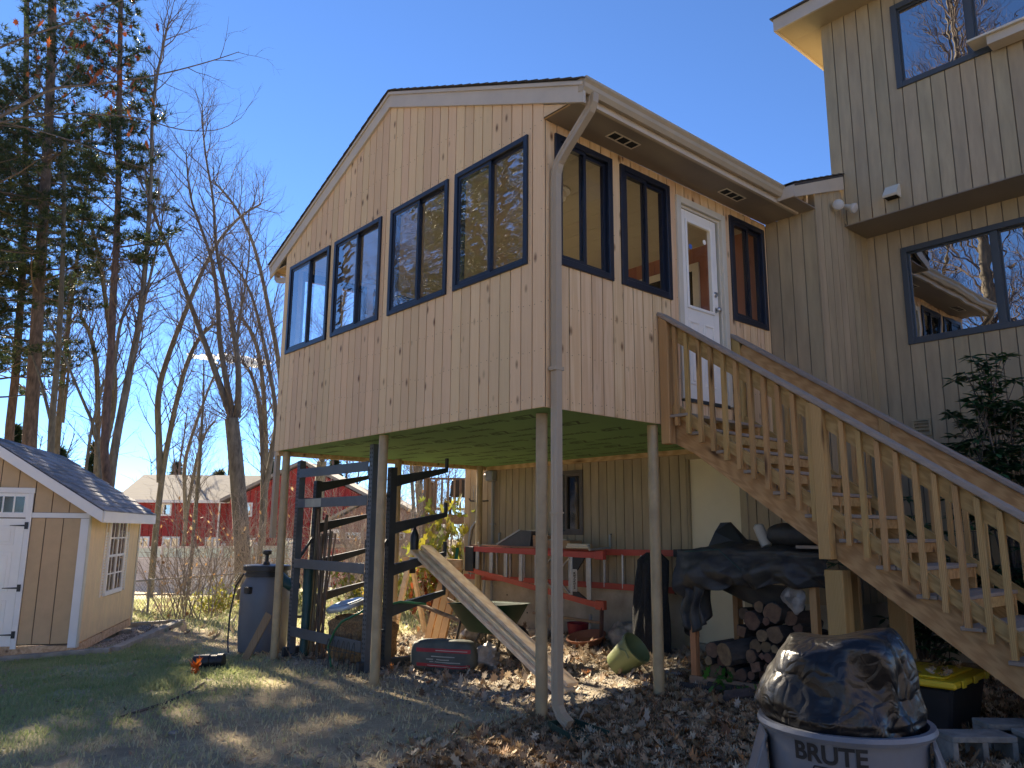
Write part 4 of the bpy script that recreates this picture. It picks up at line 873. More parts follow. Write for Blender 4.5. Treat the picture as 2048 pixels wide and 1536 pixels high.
# things on the ladder shelf
M['card'] = mat('brown_cardboard', (.40,.25,.13), .85, .1, 6); M['shwood'] = M['oldwood']
MB().box(-4.95,3.14,1.232,-2.5,3.42,1.25).build('shelf_board', M['oldwood'], None, loc=(-3.6,3.2,1.23), **T('weathered shelf board lying along the top of the ladders','board'))
mt = MB(); mt.ex([(-4.35,3.18,1.252),(-3.65,3.18,1.252),(-3.62,3.18,1.46),(-3.85,3.18,1.47),(-4.33,3.18,1.275)],(0,.22,0)); mto = mt.build('metal_hood', mat('dark_sheet_metal', (.07,.07,.07), .4, .2, 5), None, loc=(-4,3.2,1.252), **T('bent dark sheet metal hood lying on the ladder shelf','metal sheet'))
MB().bar((-4.37,3.175,1.268),(-3.86,3.175,1.478),.012,.02).build('bright_edge', M['alu'], mto)
cb = MB(); cb.box(-3.58,3.17,1.252,-2.86,3.40,1.34); cbo = cb.build('cardboard_box', M['card'], None, loc=(-3.2,3.2,1.252), **T('open brown cardboard box on the ladder shelf below the window','box'))
MB().ex([(-3.3,3.168,1.342),(-3.05,3.168,1.372),(-2.88,3.168,1.345)],(0,.01,0)).build('torn_flap', M['tag'], cbo); MB().box(-3.58,3.165,1.342,-3.4,3.36,1.40).build('flap', M['card'], cbo)
for i, z in enumerate((1.262,1.29)): MB().tube([(-2.85+i*.02,3.10,z),(-2.48+i*.02,3.12,z)],.016,10).build('caulk_tube', M['cream'], None, smooth=True, loc=(-2.7,3.1,z), **T(('lower' if i == 0 else 'upper')+' of two cream tubes lying on the ladder rail','tube','tubes on the ladder rail'))
# tools hanging on the corner
fk = thing('garden_fork', 'garden fork hung tines up on the tan wall corner', 'garden fork', (-5.25,3.45,.8)); M['steel'] = mat('worn_steel', (.35,.35,.34), .35, .2, 8, metal=.8)
for i in range(4):
    x = -5.26+i*.055; MB().tube([(x*.3+.7*-5.18,3.44,1.90),(x,3.43,1.96),(x+.01,3.42,2.17)],[.008,.008,.003],6).build('tine', M['steel'], fk, smooth=True)
MB().tube([(-5.18,3.44,1.92),(-5.19,3.44,1.6)],.016,8).build('socket', M['greenf'], fk, smooth=True); MB().tube([(-5.19,3.44,1.6),(-5.22,3.44,.72)],.015,8).build('handle', M['handle'], fk, smooth=True)
MB().tube([(-5.0,DD-.004,1.92),(-5.1,DD-.08,1.915),(-5.36,DD-.08,1.925),(-5.4,DD-.08,1.96)],.012,8).build('wall_hook', M['blackp'], None, smooth=True, loc=(-5.1,DD,1.92), **T('black double hook holding the garden fork','hook'))
MB().tube([(-5.10,3.42,1.60),(-5.2,3.42,1.58),(-5.29,3.42,1.47),(-5.33,3.42,1.28),(-5.33,3.42,.72)],[.012,.02,.03,.026,.02],10).build('scythe', M['steel'], None, smooth=True, loc=(-5.3,3.42,.8), **T('curved pale metal pipe leaning on the wall corner beside the fork','pipe'))
M['yarn'] = mat('teal_rope', (.01,.16,.11), .8, .3, 20)
for i in range(6): MB().tube([(-5.18+i*.012,3.05,1.2),(-5.2+i*.014,3.03,1.0),(-5.21+i*.016,3.04,.78-.02*i)],.006,5).build('rope', M['yarn'], None, smooth=True, loc=(-5.18,3.05,1.0), **T('strand of teal rope hanging from the left end of the ladders','rope','teal rope strands'))
# rolled netting, saucer, buckets
M['net'] = mat('black_netting', (.016,.018,.022), .8, .5, 60, (1,1,.5), bump=.6, bscale=80)
def rollf(u, v):
    th = 2*math.pi*u; z = v*1.16; r = .20-.04*v+.03*math.sin(5*th+3*v)+.015*math.sin(11*th-v*4); r *= (1 if v < .93 else max(.3,1-(v-.93)*8)); return Vector((-1.46+.08*v+r*1.1*math.cos(th),3.06+r*.8*math.sin(th),micro(-1.46,3.06)+z-.01))
MB().grid(rollf,60,26).build('rolled_netting', M['net'], None, smooth='all', loc=G_(-1.46,3.06), **T('tall rolled black netting leaning upright against the foundation behind the right post','netting'))
M['terra'] = mat('terracotta', (.36,.14,.075), .8, .12, 6)
sx, sy = -2.42, 3.02; sz = micro(sx,sy)
so = MB().lathe((sx,sy,sz+.05),[(.15,0),(.18,.0),(.235,.07),(.25,.075),(.25,.09),(.225,.085),(.17,.02),(.001,.015)],28,(.0,-.22,1),False).build('plant_saucer', M['terra'], None, smooth=True, loc=(sx,sy,sz), **T('round terracotta saucer tilted on leaves by the foundation','saucer'))
for a in (0,2.1,4.2): MB().lathe((sx+.14*math.cos(a),sy+.12*math.sin(a),sz),[(.012,0),(.02,.06)],8).build('foot', M['terra'], so)
M['bucketg'] = mat('olive_green_plastic', (.22,.25,.10), .35, .06, 3)
bax = Vector((.50,.10,.42)).normalized(); bc = Vector(G_(-1.02,2.10,.15))-bax*.13
bk = MB().lathe(bc,[(.001,0),(.125,0),(.13,.01),(.165,.29),(.178,.295),(.178,.32),(.165,.325),(.16,.31),(.122,.02),(.001,.015)],30,bax,False).build('bucket', M['bucketg'], None, smooth=True, loc=G_(-1.0,2.1), **T('pale olive green bucket tipped over in the sunlit gravel','bucket'))
MB().tube([bc+bax*.27+Vector((-.05,-.16,.02)),bc+bax*.31+Vector((0,-.165,-.02)),bc+bax*.30+Vector((.03,-.15,-.08))],.012,7).build('bucket_ear', M['bucketg'], bk, smooth=True)
M['redp'] = mat('red_plastic', (.26,.02,.03), .45)
MB().lathe(G_(-2.85,3.30),[(.001,0),(.11,0),(.14,.22),(.15,.225),(.14,.23),(.105,.02),(.001,.015)],22,(0,0,1),False).build('bucket', M['redp'], None, smooth=True, loc=G_(-2.85,3.3), **T('small dark red bucket among debris under the step ladder','bucket'))
MB().tube([(-3.6,3.2,.36),(-2.35,3.2,.34)],.018,8).build('metal_pipe', M['oldwood'], None, smooth=True, loc=(-3,3.2,.35), **T('thin pale pole lying level over the red bucket','pole'))
MB().bar(G_(-2.28,3.12,0),(-2.24,3.1,.54),.035,.05).build('iron_post', mat('rusty_iron', (.08,.04,.03), .8, .3, 8), None, loc=G_(-2.28,3.1), **T('rusty dark iron bar standing under the ladder foot','iron bar'))
MB().bar(G_(-2.58,3.25,0),(-2.58,3.25,.42),.03,.03).build('iron_post', M['grey'], None, loc=G_(-2.58,3.25), **T('short grey metal stake right of the red bucket','stake'))
for i, (x, y, s, a) in enumerate(((-2.75,2.95,.13,.3),(-3.15,2.85,.10,1.2),(-3.4,3.1,.15,.7),(-2.95,3.05,.09,2.1))):
    blob(G_(x,y,s*.4),(s,s*.75,s*.5),.7,20,12,.05,7,a).build('rubble_stone', M['stone'], None, smooth=True, loc=G_(x,y), **T('rough stone in the heap of debris under the step ladder','stone','stones heaped under the ladder'))
MB().lathe(G_(-3.3,3.0,.05),[(.04,-.12),(.045,-.11),(.045,.02),(.05,.12),(.03,.13)],12,(.5,.3,.75)).build('pipe_elbow', M['cream'], None, smooth=True, loc=G_(-3.3,3.0), **T('cream plastic pipe elbow lying in the debris left of the red bucket','pipe'))
# splash block at the foot of the downspout
M['splash'] = mat('dark_green_plastic', (.02,.055,.035), .5, .1, 5)
s_ = MB(); R45 = Matrix.Rotation(math.radians(-15),3,'Z')
def spl(pts): return [Vector((.2,.09,micro(.2,.09)+.012))+R45@Vector(p) for p in pts]
s_.ex(spl([(-.14,-.11,0),(.28,-.15,0),(.28,.15,0),(-.14,.11,0)]),(0,0,.012)); 
for a, b_ in (((-.14,-.11),(.28,-.15)),((-.14,.11),(.28,.15))): s_.bar(spl([(a[0],a[1],.03)])[0],spl([(b_[0],b_[1],.03)])[0],.012,.045)
s_.bar(spl([(-.14,-.1,.03)])[0],spl([(-.14,.1,.03)])[0],.012,.05)
s_.build('splash_block', M['splash'], None, loc=G_(.2,.09), **T('dark green plastic splash block under the front downspout','splash block'))
# ------------------------------------------------------------ firewood rack with tarp
fr = thing('firewood_rack', 'brown wooden firewood rack frame standing under the stairs', 'rack', G_(.55,2.3))
for x, y, w in ((-.07,2.0,.06),(.17,2.35,.055),(1.14,2.0,.06),(1.14,2.75,.055),(-.07,2.75,.055)):
    MB().bar(G_(x,y,-.02),(x+(.0),y,1.27),w,w,(0,1,0)).build('post', M['cedar' if x < .5 else 'deckz'], fr)
MB().bar((-.1,2.0,1.255),(1.2,2.0,1.255),.04,.07).build('rail', M['oldwood'], fr); MB().bar((-.1,2.75,1.255),(1.2,2.75,1.255),.04,.07).build('rail', M['oldwood'], fr)
MB().bar(G_(-.1,1.96,.05),G_(1.2,1.96,.05),.04,.09).build('rail', M['oldwood'], fr); MB().bar(G_(-.1,2.7,.05),G_(1.2,2.7,.05),.04,.09).build('rail', M['oldwood'], fr)
M['tarp'] = mat('black_tarp', (.020,.020,.024), .55, .3, 7, bump=.5, bscale=9, c2=(.07,.065,.05)); 
import bisect
def lin(x, xs_, ys_):
    i = min(max(bisect.bisect(xs_, x)-1, 0), len(xs_)-2); t_ = (x-xs_[i])/(xs_[i+1]-xs_[i]); return ys_[i]+(ys_[i+1]-ys_[i])*min(1,max(0,t_))
def tarpf(u, v):
    x = -.19+1.50*u; wob = mnoise.fractal(Vector((x*3,v*4,1.3)),1,2,4); heap = .13*math.exp(-((x-.28)/.28)**2)+.10*math.exp(-((x-.86)/.3)**2)
    bot = lin(x,[-.19,.05,.2,.35,.6,.9,1.31],[.86,.90,.95,.99,.98,1.03,1.0])+.018*math.sin(x*17)
    if v < .55:
        t_ = v/.55; z = bot+(1.30-bot)*t_; f_ = abs((x*6.5+1.6*t_+.8*mnoise.noise(Vector((x*2,t_*1.5,4)))) % 2-1); g_ = abs((x*3.1-2.2*t_) % 2-1)
        y = 1.945-.07*math.sin(math.pi*min(1,t_*1.1))+.075*(f_-.5)*(1-.75*t_)+.05*(g_-.5)*(1-t_)+.035*wob
    else:
        t_ = (v-.55)/.45; y = 1.945+.87*t_; z = 1.302-.03*math.sin(math.pi*t_)+(heap+.05*wob)*math.sin(math.pi*min(1,t_*1.15))**.7
    return Vector((x+.02*wob,y,z))
to = MB().grid(tarpf,110,56).build('tarp', M['tarp'], None, smooth='all', solid=.004, loc=(.5,2.0,1.3), **T('faded black tarp draped over the firewood rack','tarp'))
def flapf(u, v):
    y = 1.95+.5*u; z = 1.30-(.72+.1*math.sin(u*5))*v; x = -.14-.03*v+.035*math.sin(u*14+v*3)+.03*math.sin(v*7); return Vector((x,y,z))
MB().grid(flapf,24,24).build('side_flap', M['tarp'], to, smooth='all', solid=.004)
def flap3(u, v):
    x = -.165+.25*u+.02*math.sin(v*8); z = 1.0-.40*v-.05*math.sin(u*4); y = 1.93+.03*math.sin(u*15+v*4)+.02*v; return Vector((x,y,z))
MB().grid(flap3,16,16).build('corner_flap', M['tarp'], to, smooth='all', solid=.004)
def flap2(u, v):
    x = .10+.80*u; z = 1.02-(.06+.30*u*(1.35-u))*v; y = 2.02+.12*v+.03*math.sin(u*9); return Vector((x,y,z))
MB().grid(flap2,24,10).build('inner_flap', M['tarp'], to, smooth='all', solid=.003)
blob((.93,2.05,.93),(.11,.05,.12),1.2,20,14,.05,9).build('plastic_liner', M['pbag'], to, smooth=True)
MB().tube([(-.1,1.93,1.28),(.3,1.90,1.31),(.62,1.905,1.06)],.005,6).build('cord', M['greenf'], to, smooth=True)
# odds and ends on top of the tarp
M['panelb'] = mat('dark_folded_sheet', (.018,.02,.02), .5, .2, 4)
MB().ex([(-.06,2.25,1.32),(.46,2.12,1.32),(.40,2.2,1.39),(.18,2.27,1.56),(.08,2.27,1.555),(.02,2.26,1.47)],(0,.03,.0)).build('folded_tarp', M['panelb'], None, loc=(.3,2.2,1.33), **T('black sheet folded up into a peak on top of the firewood tarp','folded tarp'))
MB().tube([(.56,2.28,1.34),(.47,2.3,1.52),(.465,2.3,1.54)],[.05,.05,.03],14).build('white_roll', M['cream'], None, smooth=True, loc=(.55,2.28,1.34), **T('stubby cream roll standing on top of the tarp','roll'))
blob((.88,2.25,1.45),(.27,.13,.10),.7,30,18,.03,6,.1).build('black_sack', M['tarp'], None, smooth=True, loc=(.86,2.25,1.31), **T('rolled black sack lying on top of the tarp under the stairs','sack'))
MB().box(1.0,2.0,1.335,1.28,2.12,1.36).build('loose_board', M['compo'], None, loc=(1.1,2.05,1.335), **T('short grey board offcut on the tarp near the stair stringer','board'))
# logs
M['logend'] = mat('cut_log_end', (.22,.13,.07), .85, .3, 14, c2=(.11,.06,.035), rand=.25); M['logbark'] = mat('log_bark', (.075,.06,.05), .95, .3, 14, (1,.3,1), bump=.8, bscale=30, rand=.25)
def log(x, y, z, r, L, ax=(0,1,0), split=False, lab=None):
    ax = Vector(ax).normalized(); a = ax.cross(Vector((0,0,1))).normalized(); b_ = ax.cross(a); n_ = 11 if not split else 4; ph = random.uniform(0,6)
    k = [random.uniform(.86,1.12) for _ in range(n_)] if not split else [random.uniform(.8,1.3) for _ in range(n_)]
    c = Vector((x,y,z)); P = [(a*math.cos(ph+2*math.pi*i/n_)+b_*math.sin(ph+2*math.pi*i/n_))*(r*k[i]) for i in range(n_)]
    mb = MB(); mb.ex([c+p for p in P], ax*L); o = mb.build('firewood_log', M['logbark'], None, loc=c, **T(lab or f"{'thin' if r < .045 else 'thick' if r > .058 else 'medium'} {'split firewood piece' if split else 'round firewood log'} in the {'bottom' if z < .28 else 'lower' if z < .45 else 'middle' if z < .62 else 'upper'} rows, {'left' if x < .3 else 'centre' if x < .7 else 'right'} part of the tarped stack",'log','firewood stacked under the tarp'))
    e = MB(); e.ex([c-ax*.006+p*.93 for p in P], ax*.0055); e.build('cut_end', M['logend'], o); return o
random.seed(21)
log(.30,1.93,.40,.105,.36,(.3,1,.1),lab='largest pale log end at the front of the firewood stack')
log(.50,2.06,.70,.085,.4,lab='round log end high in the firewood stack below the tarp'); log(.73,2.05,.60,.08,.4,lab='reddish log end lowest of the upper firewood group'); log(.64,2.07,.70,.035,.4,lab='smallest log end between the two round upper logs')
log(.70,2.08,.78,.09,.4); log(.57,2.08,.82,.05,.4); log(.60,2.06,.58,.06,.4)
zz = 0
for row in range(9):
    x = -.0 if row < 4 else .25; zrow = .14+row*.085
    while x < 1.12:
        r = random.uniform(.035,.07); x += r
        if not (.2 < x < .42 and .3 < zrow < .52) and not (.4 < x < .82 and .5 < zrow) and zrow < (.42 if x < .3 else .8 if x < .9 else .62):
            log(x, 2.03+random.uniform(0,.12)+(.1 if row > 4 else 0), zrow+random.uniform(-.01,.01), r, random.uniform(.3,.42), (random.uniform(-.15,.15),1,random.uniform(-.06,.06)), random.random() < .4)
        x += r*.95
for i in range(10):
    x = random.uniform(0,.9); y = random.uniform(1.75,1.93); r = random.uniform(.03,.05)
    log(x,y,micro(x,y)+r*.8,r,random.uniform(.2,.35),(random.uniform(-1,1),random.uniform(-.6,.6),0),random.random() < .5,f"{'small' if r < .036 else 'middling' if r < .043 else 'large'} loose firewood piece on the ground before the rack, {'left' if x < .3 else 'middle' if x < .6 else 'right'} side")
# small green weeds in front of it
M['weed'] = leafmat('green_weed_leaves', [(.03,.10,.02),(.06,.19,.03),(.10,.26,.05)], .5, .35)
for lab, x, y, nl in (('bright green weed in the leaves before the firewood rack',.38,1.72,16),('smaller green weed right of the first, near the can',.82,1.78,9),('tiny weed sprouting from the firewood pile',.66,1.95,5)):
    p_ = np.array([G_(x+random.gauss(0,.06),y+random.gauss(0,.05),random.uniform(.02,.16)) for _ in range(nl)]); leaves('weed', p_, (.06,.10), M['weed'], tilt=.7, **T(lab,'weed','green weeds near the firewood'))
# ------------------------------------------------------------ trash can with bag, tote, cinder blocks
M['can'] = mat('grey_can_plastic', (.17,.18,.20), .42, .12, 4, bump=.08, bscale=30)
cx_, cy_ = 2.975, -1.265; cz = gz(cx_,cy_); RR = .30; HH = .767
tc_ = thing('trash_can', 'round grey commercial trash can with black lettering in the right foreground', 'trash can', (cx_,cy_,cz))
MB().lathe((cx_,cy_,cz),[(.235,0),(.245,.01),(.2805,HH-.032),(.305,HH-.028),(.311,HH-.015),(.305,HH),(.285,HH),(.275,HH-.03),(.235,.03),(.001,.03)],64,(0,0,1),False).build('body', M['can'], tc_, smooth=True)
vd = Vector((4.466-cx_,-4.21-cy_,0)).normalized(); sdv = Vector((-vd.y,vd.x,0)); va = math.atan2(vd.y,vd.x)
for s in (-1,1):
    d = (sdv*s*.93-vd*.05*s+vd*.12).normalized(); tn = Vector((-d.y,d.x,0)); c = Vector((cx_,cy_,cz))
    hh = MB()
    def hp(r, w, z): return [c+d*r-tn*w+Vector((0,0,z)), c+d*r+tn*w+Vector((0,0,z))]
    a0, a1 = hp(.295,.10,HH-.05); b0, b1 = hp(.375,.085,HH-.30); e0, e1 = hp(.27,.10,HH-.33)
    hh.ex([a0,b0,e0],tn*.02); hh.ex([a1-tn*.02,b1-tn*.02,e1-tn*.02],tn*.02)
    hh.add([a0,a1,b1,b0,a0-d*.012,a1-d*.012,b1-d*.016,b0-d*.016],[(0,1,2,3),(7,6,5,4),(0,4,5,1),(1,5,6,2),(2,6,7,3),(3,7,4,0)])
    hh.build('handle', M['can'], tc_, bevel=.006)
def bendcan(zc, r0, a0=0):
    def f(p):
        a = va+a0+p.x/r0; r = .245+.0355*((zc-cz+p.y-.01)/(HH-.042))+.0035+p.z
        return Vector((cx_+r*math.cos(a),cy_+r*math.sin(a),zc+p.y))
    return f
M['ink'] = mat('black_ink', (.012,.012,.014), .5)
put_text('BRUTE', .082, (0,0,0), (1,0,0), (0,1,0), M['ink'], 'lettering', tc_, .0006, .0022, 1.0, bendcan(cz+HH-.073,.277,-.20))
put_text('Rubbermaid', .017, (0,0,0), (1,0,0), (0,1,0), M['ink'], 'lettering', tc_, .0006, .0003, 1.0, bendcan(cz+HH-.138,.273,-.20))
mb = MB(); f_ = bendcan(cz+HH-.138,.273,-.20)
for q0, q1 in (((-.065,.0),(-.05,.026)),((-.05,.026),(.05,.026)),((.05,.026),(.065,0)),((.065,0),(.05,-.02)),((.05,-.02),(-.05,-.02)),((-.05,-.02),(-.065,0))):
    for k in range(6):
        pa = Vector((q0[0]+(q1[0]-q0[0])*k/6,q0[1]+(q1[1]-q0[1])*k/6,0)); pb_ = Vector((q0[0]+(q1[0]-q0[0])*(k+1)/6,q0[1]+(q1[1]-q0[1])*(k+1)/6,0))
        mb.bar(f_(pa),f_(pb_),.004,.004,vd)
mb.build('logo_outline', M['ink'], tc_)
# crumpled black bag swelling out of it
mm, t, n, l, b = nodes('black_bag_film'); b.inputs['Base Color'].default_value = (.005,.005,.006,1); b.inputs['Roughness'].default_value = .3; b.inputs['Specular IOR Level'].default_value = .45
v = coords(t,(1,1,1),False); vo = n.new('ShaderNodeTexVoronoi'); vo.feature = 'DISTANCE_TO_EDGE'; vo.inputs['Scale'].default_value = 13; nz = n.new('ShaderNodeTexNoise'); nz.inputs['Scale'].default_value = 5
l.new(v, nz.inputs['Vector']); va_ = n.new('ShaderNodeVectorMath'); va_.operation = 'MULTIPLY_ADD'; va_.inputs[1].default_value = (.35,.35,.35); l.new(nz.outputs['Color'], va_.inputs[0]); l.new(v, va_.inputs[2]); l.new(va_.outputs[0], vo.inputs['Vector'])
l.new(bumpn(t, mixc(t,.55,ramp(t,vo.outputs['Distance'],0,.25),noise(t,v,22,5)), .32, .015), b.inputs['Normal']); M['bagk'] = mm
cR = Vector((cx_,cy_,cz+HH-.05))
rb_ = random.Random(12); creases = []
for _ in range(15):
    d_ = Vector((rb_.gauss(0,1),rb_.gauss(0,1),rb_.gauss(0,.8))).normalized(); f0 = rb_.uniform(3,17); creases.append((d_,f0,rb_.uniform(0,9),.085/(f0**.8)*rb_.uniform(.4,1.1),Vector((rb_.uniform(0,9),0,rb_.uniform(0,9)))))
def bagf(u, v):
    th = 2*math.pi*u; cdir = Vector((math.cos(th),math.sin(th),0)); side = cdir.dot(sdv)
    H = .365
    ph_ = math.pi/2*v; pr_ = .300*max(0,math.cos(ph_))**.62*(1-.14*max(0,.16-v)/.16); z = -.02+H*math.sin(ph_)**.85+.20*side*pr_*v+.05*pr_*math.sin(2*th+.6)*v
    p = cdir*pr_+Vector((0,0,z)); w = min(1,(1-v)*4+.25)*min(1,.15+v*6); dsp = .06*mnoise.noise(p*2.6+Vector((8.3,2.2,3.1)))
    q = p+Vector((mnoise.noise(p*3),mnoise.noise(p*3+Vector((5,5,5))),mnoise.noise(p*3+Vector((9,2,4)))))*.05
    for d_, f0, ph, am, of in creases:                                # straight creases of many sizes, each fading in and out
        m_ = max(0, mnoise.noise(p*2.2+of)+.35)
        dsp += 1.35*am*m_*(abs((q.dot(d_)*f0+ph) % 2-1)-.5)*2
    tuck = max(0,.22-v)/.22
    dsp += .018*tuck*(abs((th*3.2) % 2-1)-.5)
    return cR+p+(cdir*.85+Vector((0,0,.55)))*dsp*w
bo_ = MB().grid(bagf,150,80).build('trash_bag', M['bagk'], None, smooth='all', loc=(cx_,cy_,cz+.1), **T('shiny crumpled black trash bag bulging out of the grey can','trash bag'))
bo_.data.set_sharp_from_angle(angle=math.radians(24))
# folded collar: loose film lobes around the rim
tt = thing('storage_tote', 'black storage tote with yellow lid on the ground under the stairs', 'tote', G_(2.05,1.85)); M['yellow'] = mat('yellow_plastic', (.62,.42,.015), .4, .06, 3)
RT_ = Matrix.Rotation(math.radians(93),3,'Z'); c = Vector(G_(2.06,1.88))
def tp(x, y, z): return c+RT_@Vector((x,y,z))
def tbox(a, b_, z0, z1, taper=0): 
    lo = [tp(-a+taper,-b_+taper,z0),tp(a-taper,-b_+taper,z0),tp(a-taper,b_-taper,z0),tp(-a+taper,b_-taper,z0)]; hi = [tp(-a,-b_,z1),tp(a,-b_,z1),tp(a,b_,z1),tp(-a,b_,z1)]
    return MB().add(lo+hi,[(0,3,2,1),(4,5,6,7),(0,1,5,4),(1,2,6,5),(2,3,7,6),(3,0,4,7)])
tbox(.36,.24,0,.33,.05).build('body', M['blackp'], tt, bevel=.02)
lid = tbox(.39,.27,.331,.375).build('lid', M['yellow'], tt, bevel=.012)
tbox(.30,.18,.3755,.39).build('lid_panel', M['yellow'], lid, bevel=.008)
for x in (-.25,0,.25): MB().ex([tp(x-.03,-.275,.335),tp(x+.03,-.275,.335),tp(x+.03,-.275,.38),tp(x-.03,-.275,.38)],RT_@Vector((0,-.012,0))).build('latch', M['yellow'], lid)
p_ = np.array([tuple(tp(random.uniform(-.3,.3),random.uniform(-.2,.2),.392)) for _ in range(26)]); leaves('leaves_on_lid', p_, (.05,.09), M['leaf'], tilt=.2, kind='stuff')
M['cinder'] = mat('concrete_block', (.24,.235,.21), .95, .25, 8, bump=.6, bscale=60)
def cinder(x, y, rz, lab):
    R = Matrix.Rotation(rz,3,'Z'); c = Vector((x,y,gz(x,y)-.02)); mb = MB(); P = lambda p: c+R@Vector(p); L, Wd, H = .395, .19, .19
    xs_ = [-L/2,-L/2+.035,-.018,.018,L/2-.035,L/2]
    def bb(x0,y0,z0,x1,y1,z1): mb.ex([P((x0,y0,z0)),P((x1,y0,z0)),P((x1,y1,z0)),P((x0,y1,z0))],(0,0,z1-z0))
    bb(-L/2,-Wd/2,0,L/2,Wd/2,.035); bb(-L/2,-Wd/2,H-.035,L/2,Wd/2,H)
    for a, b_ in ((-L/2,-L/2+.035),(-.018,.018),(L/2-.035,L/2)): bb(a,-Wd/2,.0351,b_,Wd/2,H-.0351)
    mb.build('cinder_block', M['cinder'], None, loc=c, bevel=.004, **T(lab,'cinder block','cinder blocks at the foot of the stairs'))
cinder(2.55,1.20,math.radians(50),'cinder block lying on its side with open hole facing out, nearest the can'); cinder(2.88,1.38,math.radians(-42),'solid faced cinder block to the right of the open one'); cinder(2.62,1.62,math.radians(48),'cinder block behind the first, close to the yellow tote')
# ------------------------------------------------------------ shrubs by the window wall
M['rhodo'] = leafmat('dark_evergreen_leaves', [(.022,.075,.028),(.045,.125,.045),(.08,.18,.065)], .4, .25)
def whorl_shrub(label, tips, base, seed):
    rnd = random.Random(seed); o = thing('shrub', label, 'shrub', base, 'evergreen shrubs by the house wall'); stem = MB(); V = []; F = []; C = []
    for tp_ in tips:
        tp_ = Vector(tp_); b0 = Vector(base); mid = b0.lerp(tp_,.55)+Vector((rnd.gauss(0,.06),rnd.gauss(0,.06),.05)); stem.tube([b0,mid,tp_],[.018,.011,.005],6)
        for j in range(17):
            c = tp_+Vector((rnd.gauss(0,.13),rnd.gauss(0,.13),rnd.gauss(0,.11))) if j else tp_
            if j: stem.tube([mid.lerp(tp_,.5+.028*j),c],.004,4)
            nl = rnd.randint(8,12)
            for k in range(nl):
                a = 6.283*k/nl+rnd.uniform(-.3,.3); L = rnd.uniform(.09,.145); w = L*.17; d = Vector((math.cos(a),math.sin(a),rnd.uniform(-.35,.45))); s_ = Vector((-math.sin(a),math.cos(a),0)); i0 = len(V)
                V += [c, c+d*L*.5+s_*w, c+d*L+Vector((0,0,-.02)), c+d*L*.5-s_*w]; F.append((i0,i0+1,i0+2,i0+3)); C += [min(1,max(0,rnd.gauss(.5,.3)))]*4
    stem.build('stem', M['bark'], o, smooth=True); npmesh('foliage', V, F, M['rhodo'], parent=o, cols=C, kind='stuff'); return o
rs = random.Random(4)
whorl_shrub('tall evergreen shrub with whorled leaves against the tan wall right of the window', [(1.98,3.9,3.02),(1.95,3.85,2.75),(1.82,3.8,2.52),(1.98,4.0,2.5),(2.15,4.1,2.6),(2.25,4.2,2.45),(1.78,3.8,2.2),(1.95,4.0,2.2),(2.15,4.1,2.25),(2.3,4.25,2.2),(1.85,3.9,1.95),(2.1,4.1,1.95),(2.35,4.3,1.95)], G_(1.98,4.1), 1)
whorl_shrub('dark evergreen shrub behind the lower stair rail', [(1.75+rs.uniform(-.5,.9),3.7+rs.uniform(-.3,.6),rs.uniform(.7,1.75)) for _ in range(26)], G_(2.1,3.8), 2)
whorl_shrub('low evergreen shrub behind the stairs near the house corner', [(1.25+rs.uniform(-.25,.35),3.75+rs.uniform(-.3,.4),rs.uniform(.5,1.45)) for _ in range(9)], G_(1.25,3.8), 3)
# ------------------------------------------------------------ garden shed, turned against the house
SA = Vector((-8.55,-1.30,-.36)); SD = Vector((-.893,.449,0)).normalized(); SL_ = Vector((-SD.y,SD.x,0)); SL_ = SL_ if SL_.y < 0 else -SL_
sh = thing('garden_shed', 'tan garden shed with white trim and grey shingled roof on the left', 'shed', SA)
SP = lambda u, v, z: SA+SL_*u+SD*v+Vector((0,0,z))          # u along the front to the left, v back, z up
M['shedf'] = mat('shed_front_paint', (.60,.405,.215), .7, .06, 4, bump=.1, bscale=50, rand=.02); M['sheds'] = mat('shed_side_lightened', (.85,.645,.355), .65, .06, 4, rand=.03)  # side tone painted lighter for the brighter light falling on that wall
M['shedg'] = mat('shed_groove', (.12,.08,.045), .9); M['shedw'] = mat('shed_white_trim', (.85,.82,.76), .5, .03, 3)
def sbx(mb, u0, u1, v0, v1, z0, z1):
    u0,u1 = min(u0,u1),max(u0,u1); return mb.ex([SP(u0,v0,z0),SP(u1,v0,z0),SP(u1,v1,z0),SP(u0,v1,z0)],(0,0,z1-z0))
WS, DS, HS = 3.0, 3.6, 2.16; pitch = .63; gable = lambda u: HS+pitch*(WS/2-abs(u-WS/2))
doorw = (.85,1.78)
def stripw(name, m, edges, ax, zlo, zhi, holes, d0, d1, gap):
    P = (lambda u, z, d: SP(u,-d,z)) if ax == 'f' else (lambda v, z, d: SP(-d,v,z))
    return clad(sh, P, name, m, edges, zlo, zhi, holes, d0, d1, gap)
fe = [.11+.238*i for i in range(13)]; fe = [e for e in fe if e < 2.9]+[2.9]
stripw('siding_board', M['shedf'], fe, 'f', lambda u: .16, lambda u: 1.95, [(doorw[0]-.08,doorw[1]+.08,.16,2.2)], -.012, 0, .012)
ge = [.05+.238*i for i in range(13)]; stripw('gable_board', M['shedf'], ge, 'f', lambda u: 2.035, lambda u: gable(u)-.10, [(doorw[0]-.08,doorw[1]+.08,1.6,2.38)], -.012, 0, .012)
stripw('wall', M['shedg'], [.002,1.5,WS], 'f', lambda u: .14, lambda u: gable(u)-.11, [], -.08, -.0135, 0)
se = [.10+.0975*i for i in range(36)]; shole = (1.25,2.45,.72,1.99)
stripw('siding_board', M['sheds'], [e for e in se if e < 3.5]+[3.5], 's', lambda v: .16, lambda v: 2.13, [(shole[0]-.02,shole[1]+.02,shole[2]-.02,shole[3]+.02)], -.01, 0, .008)
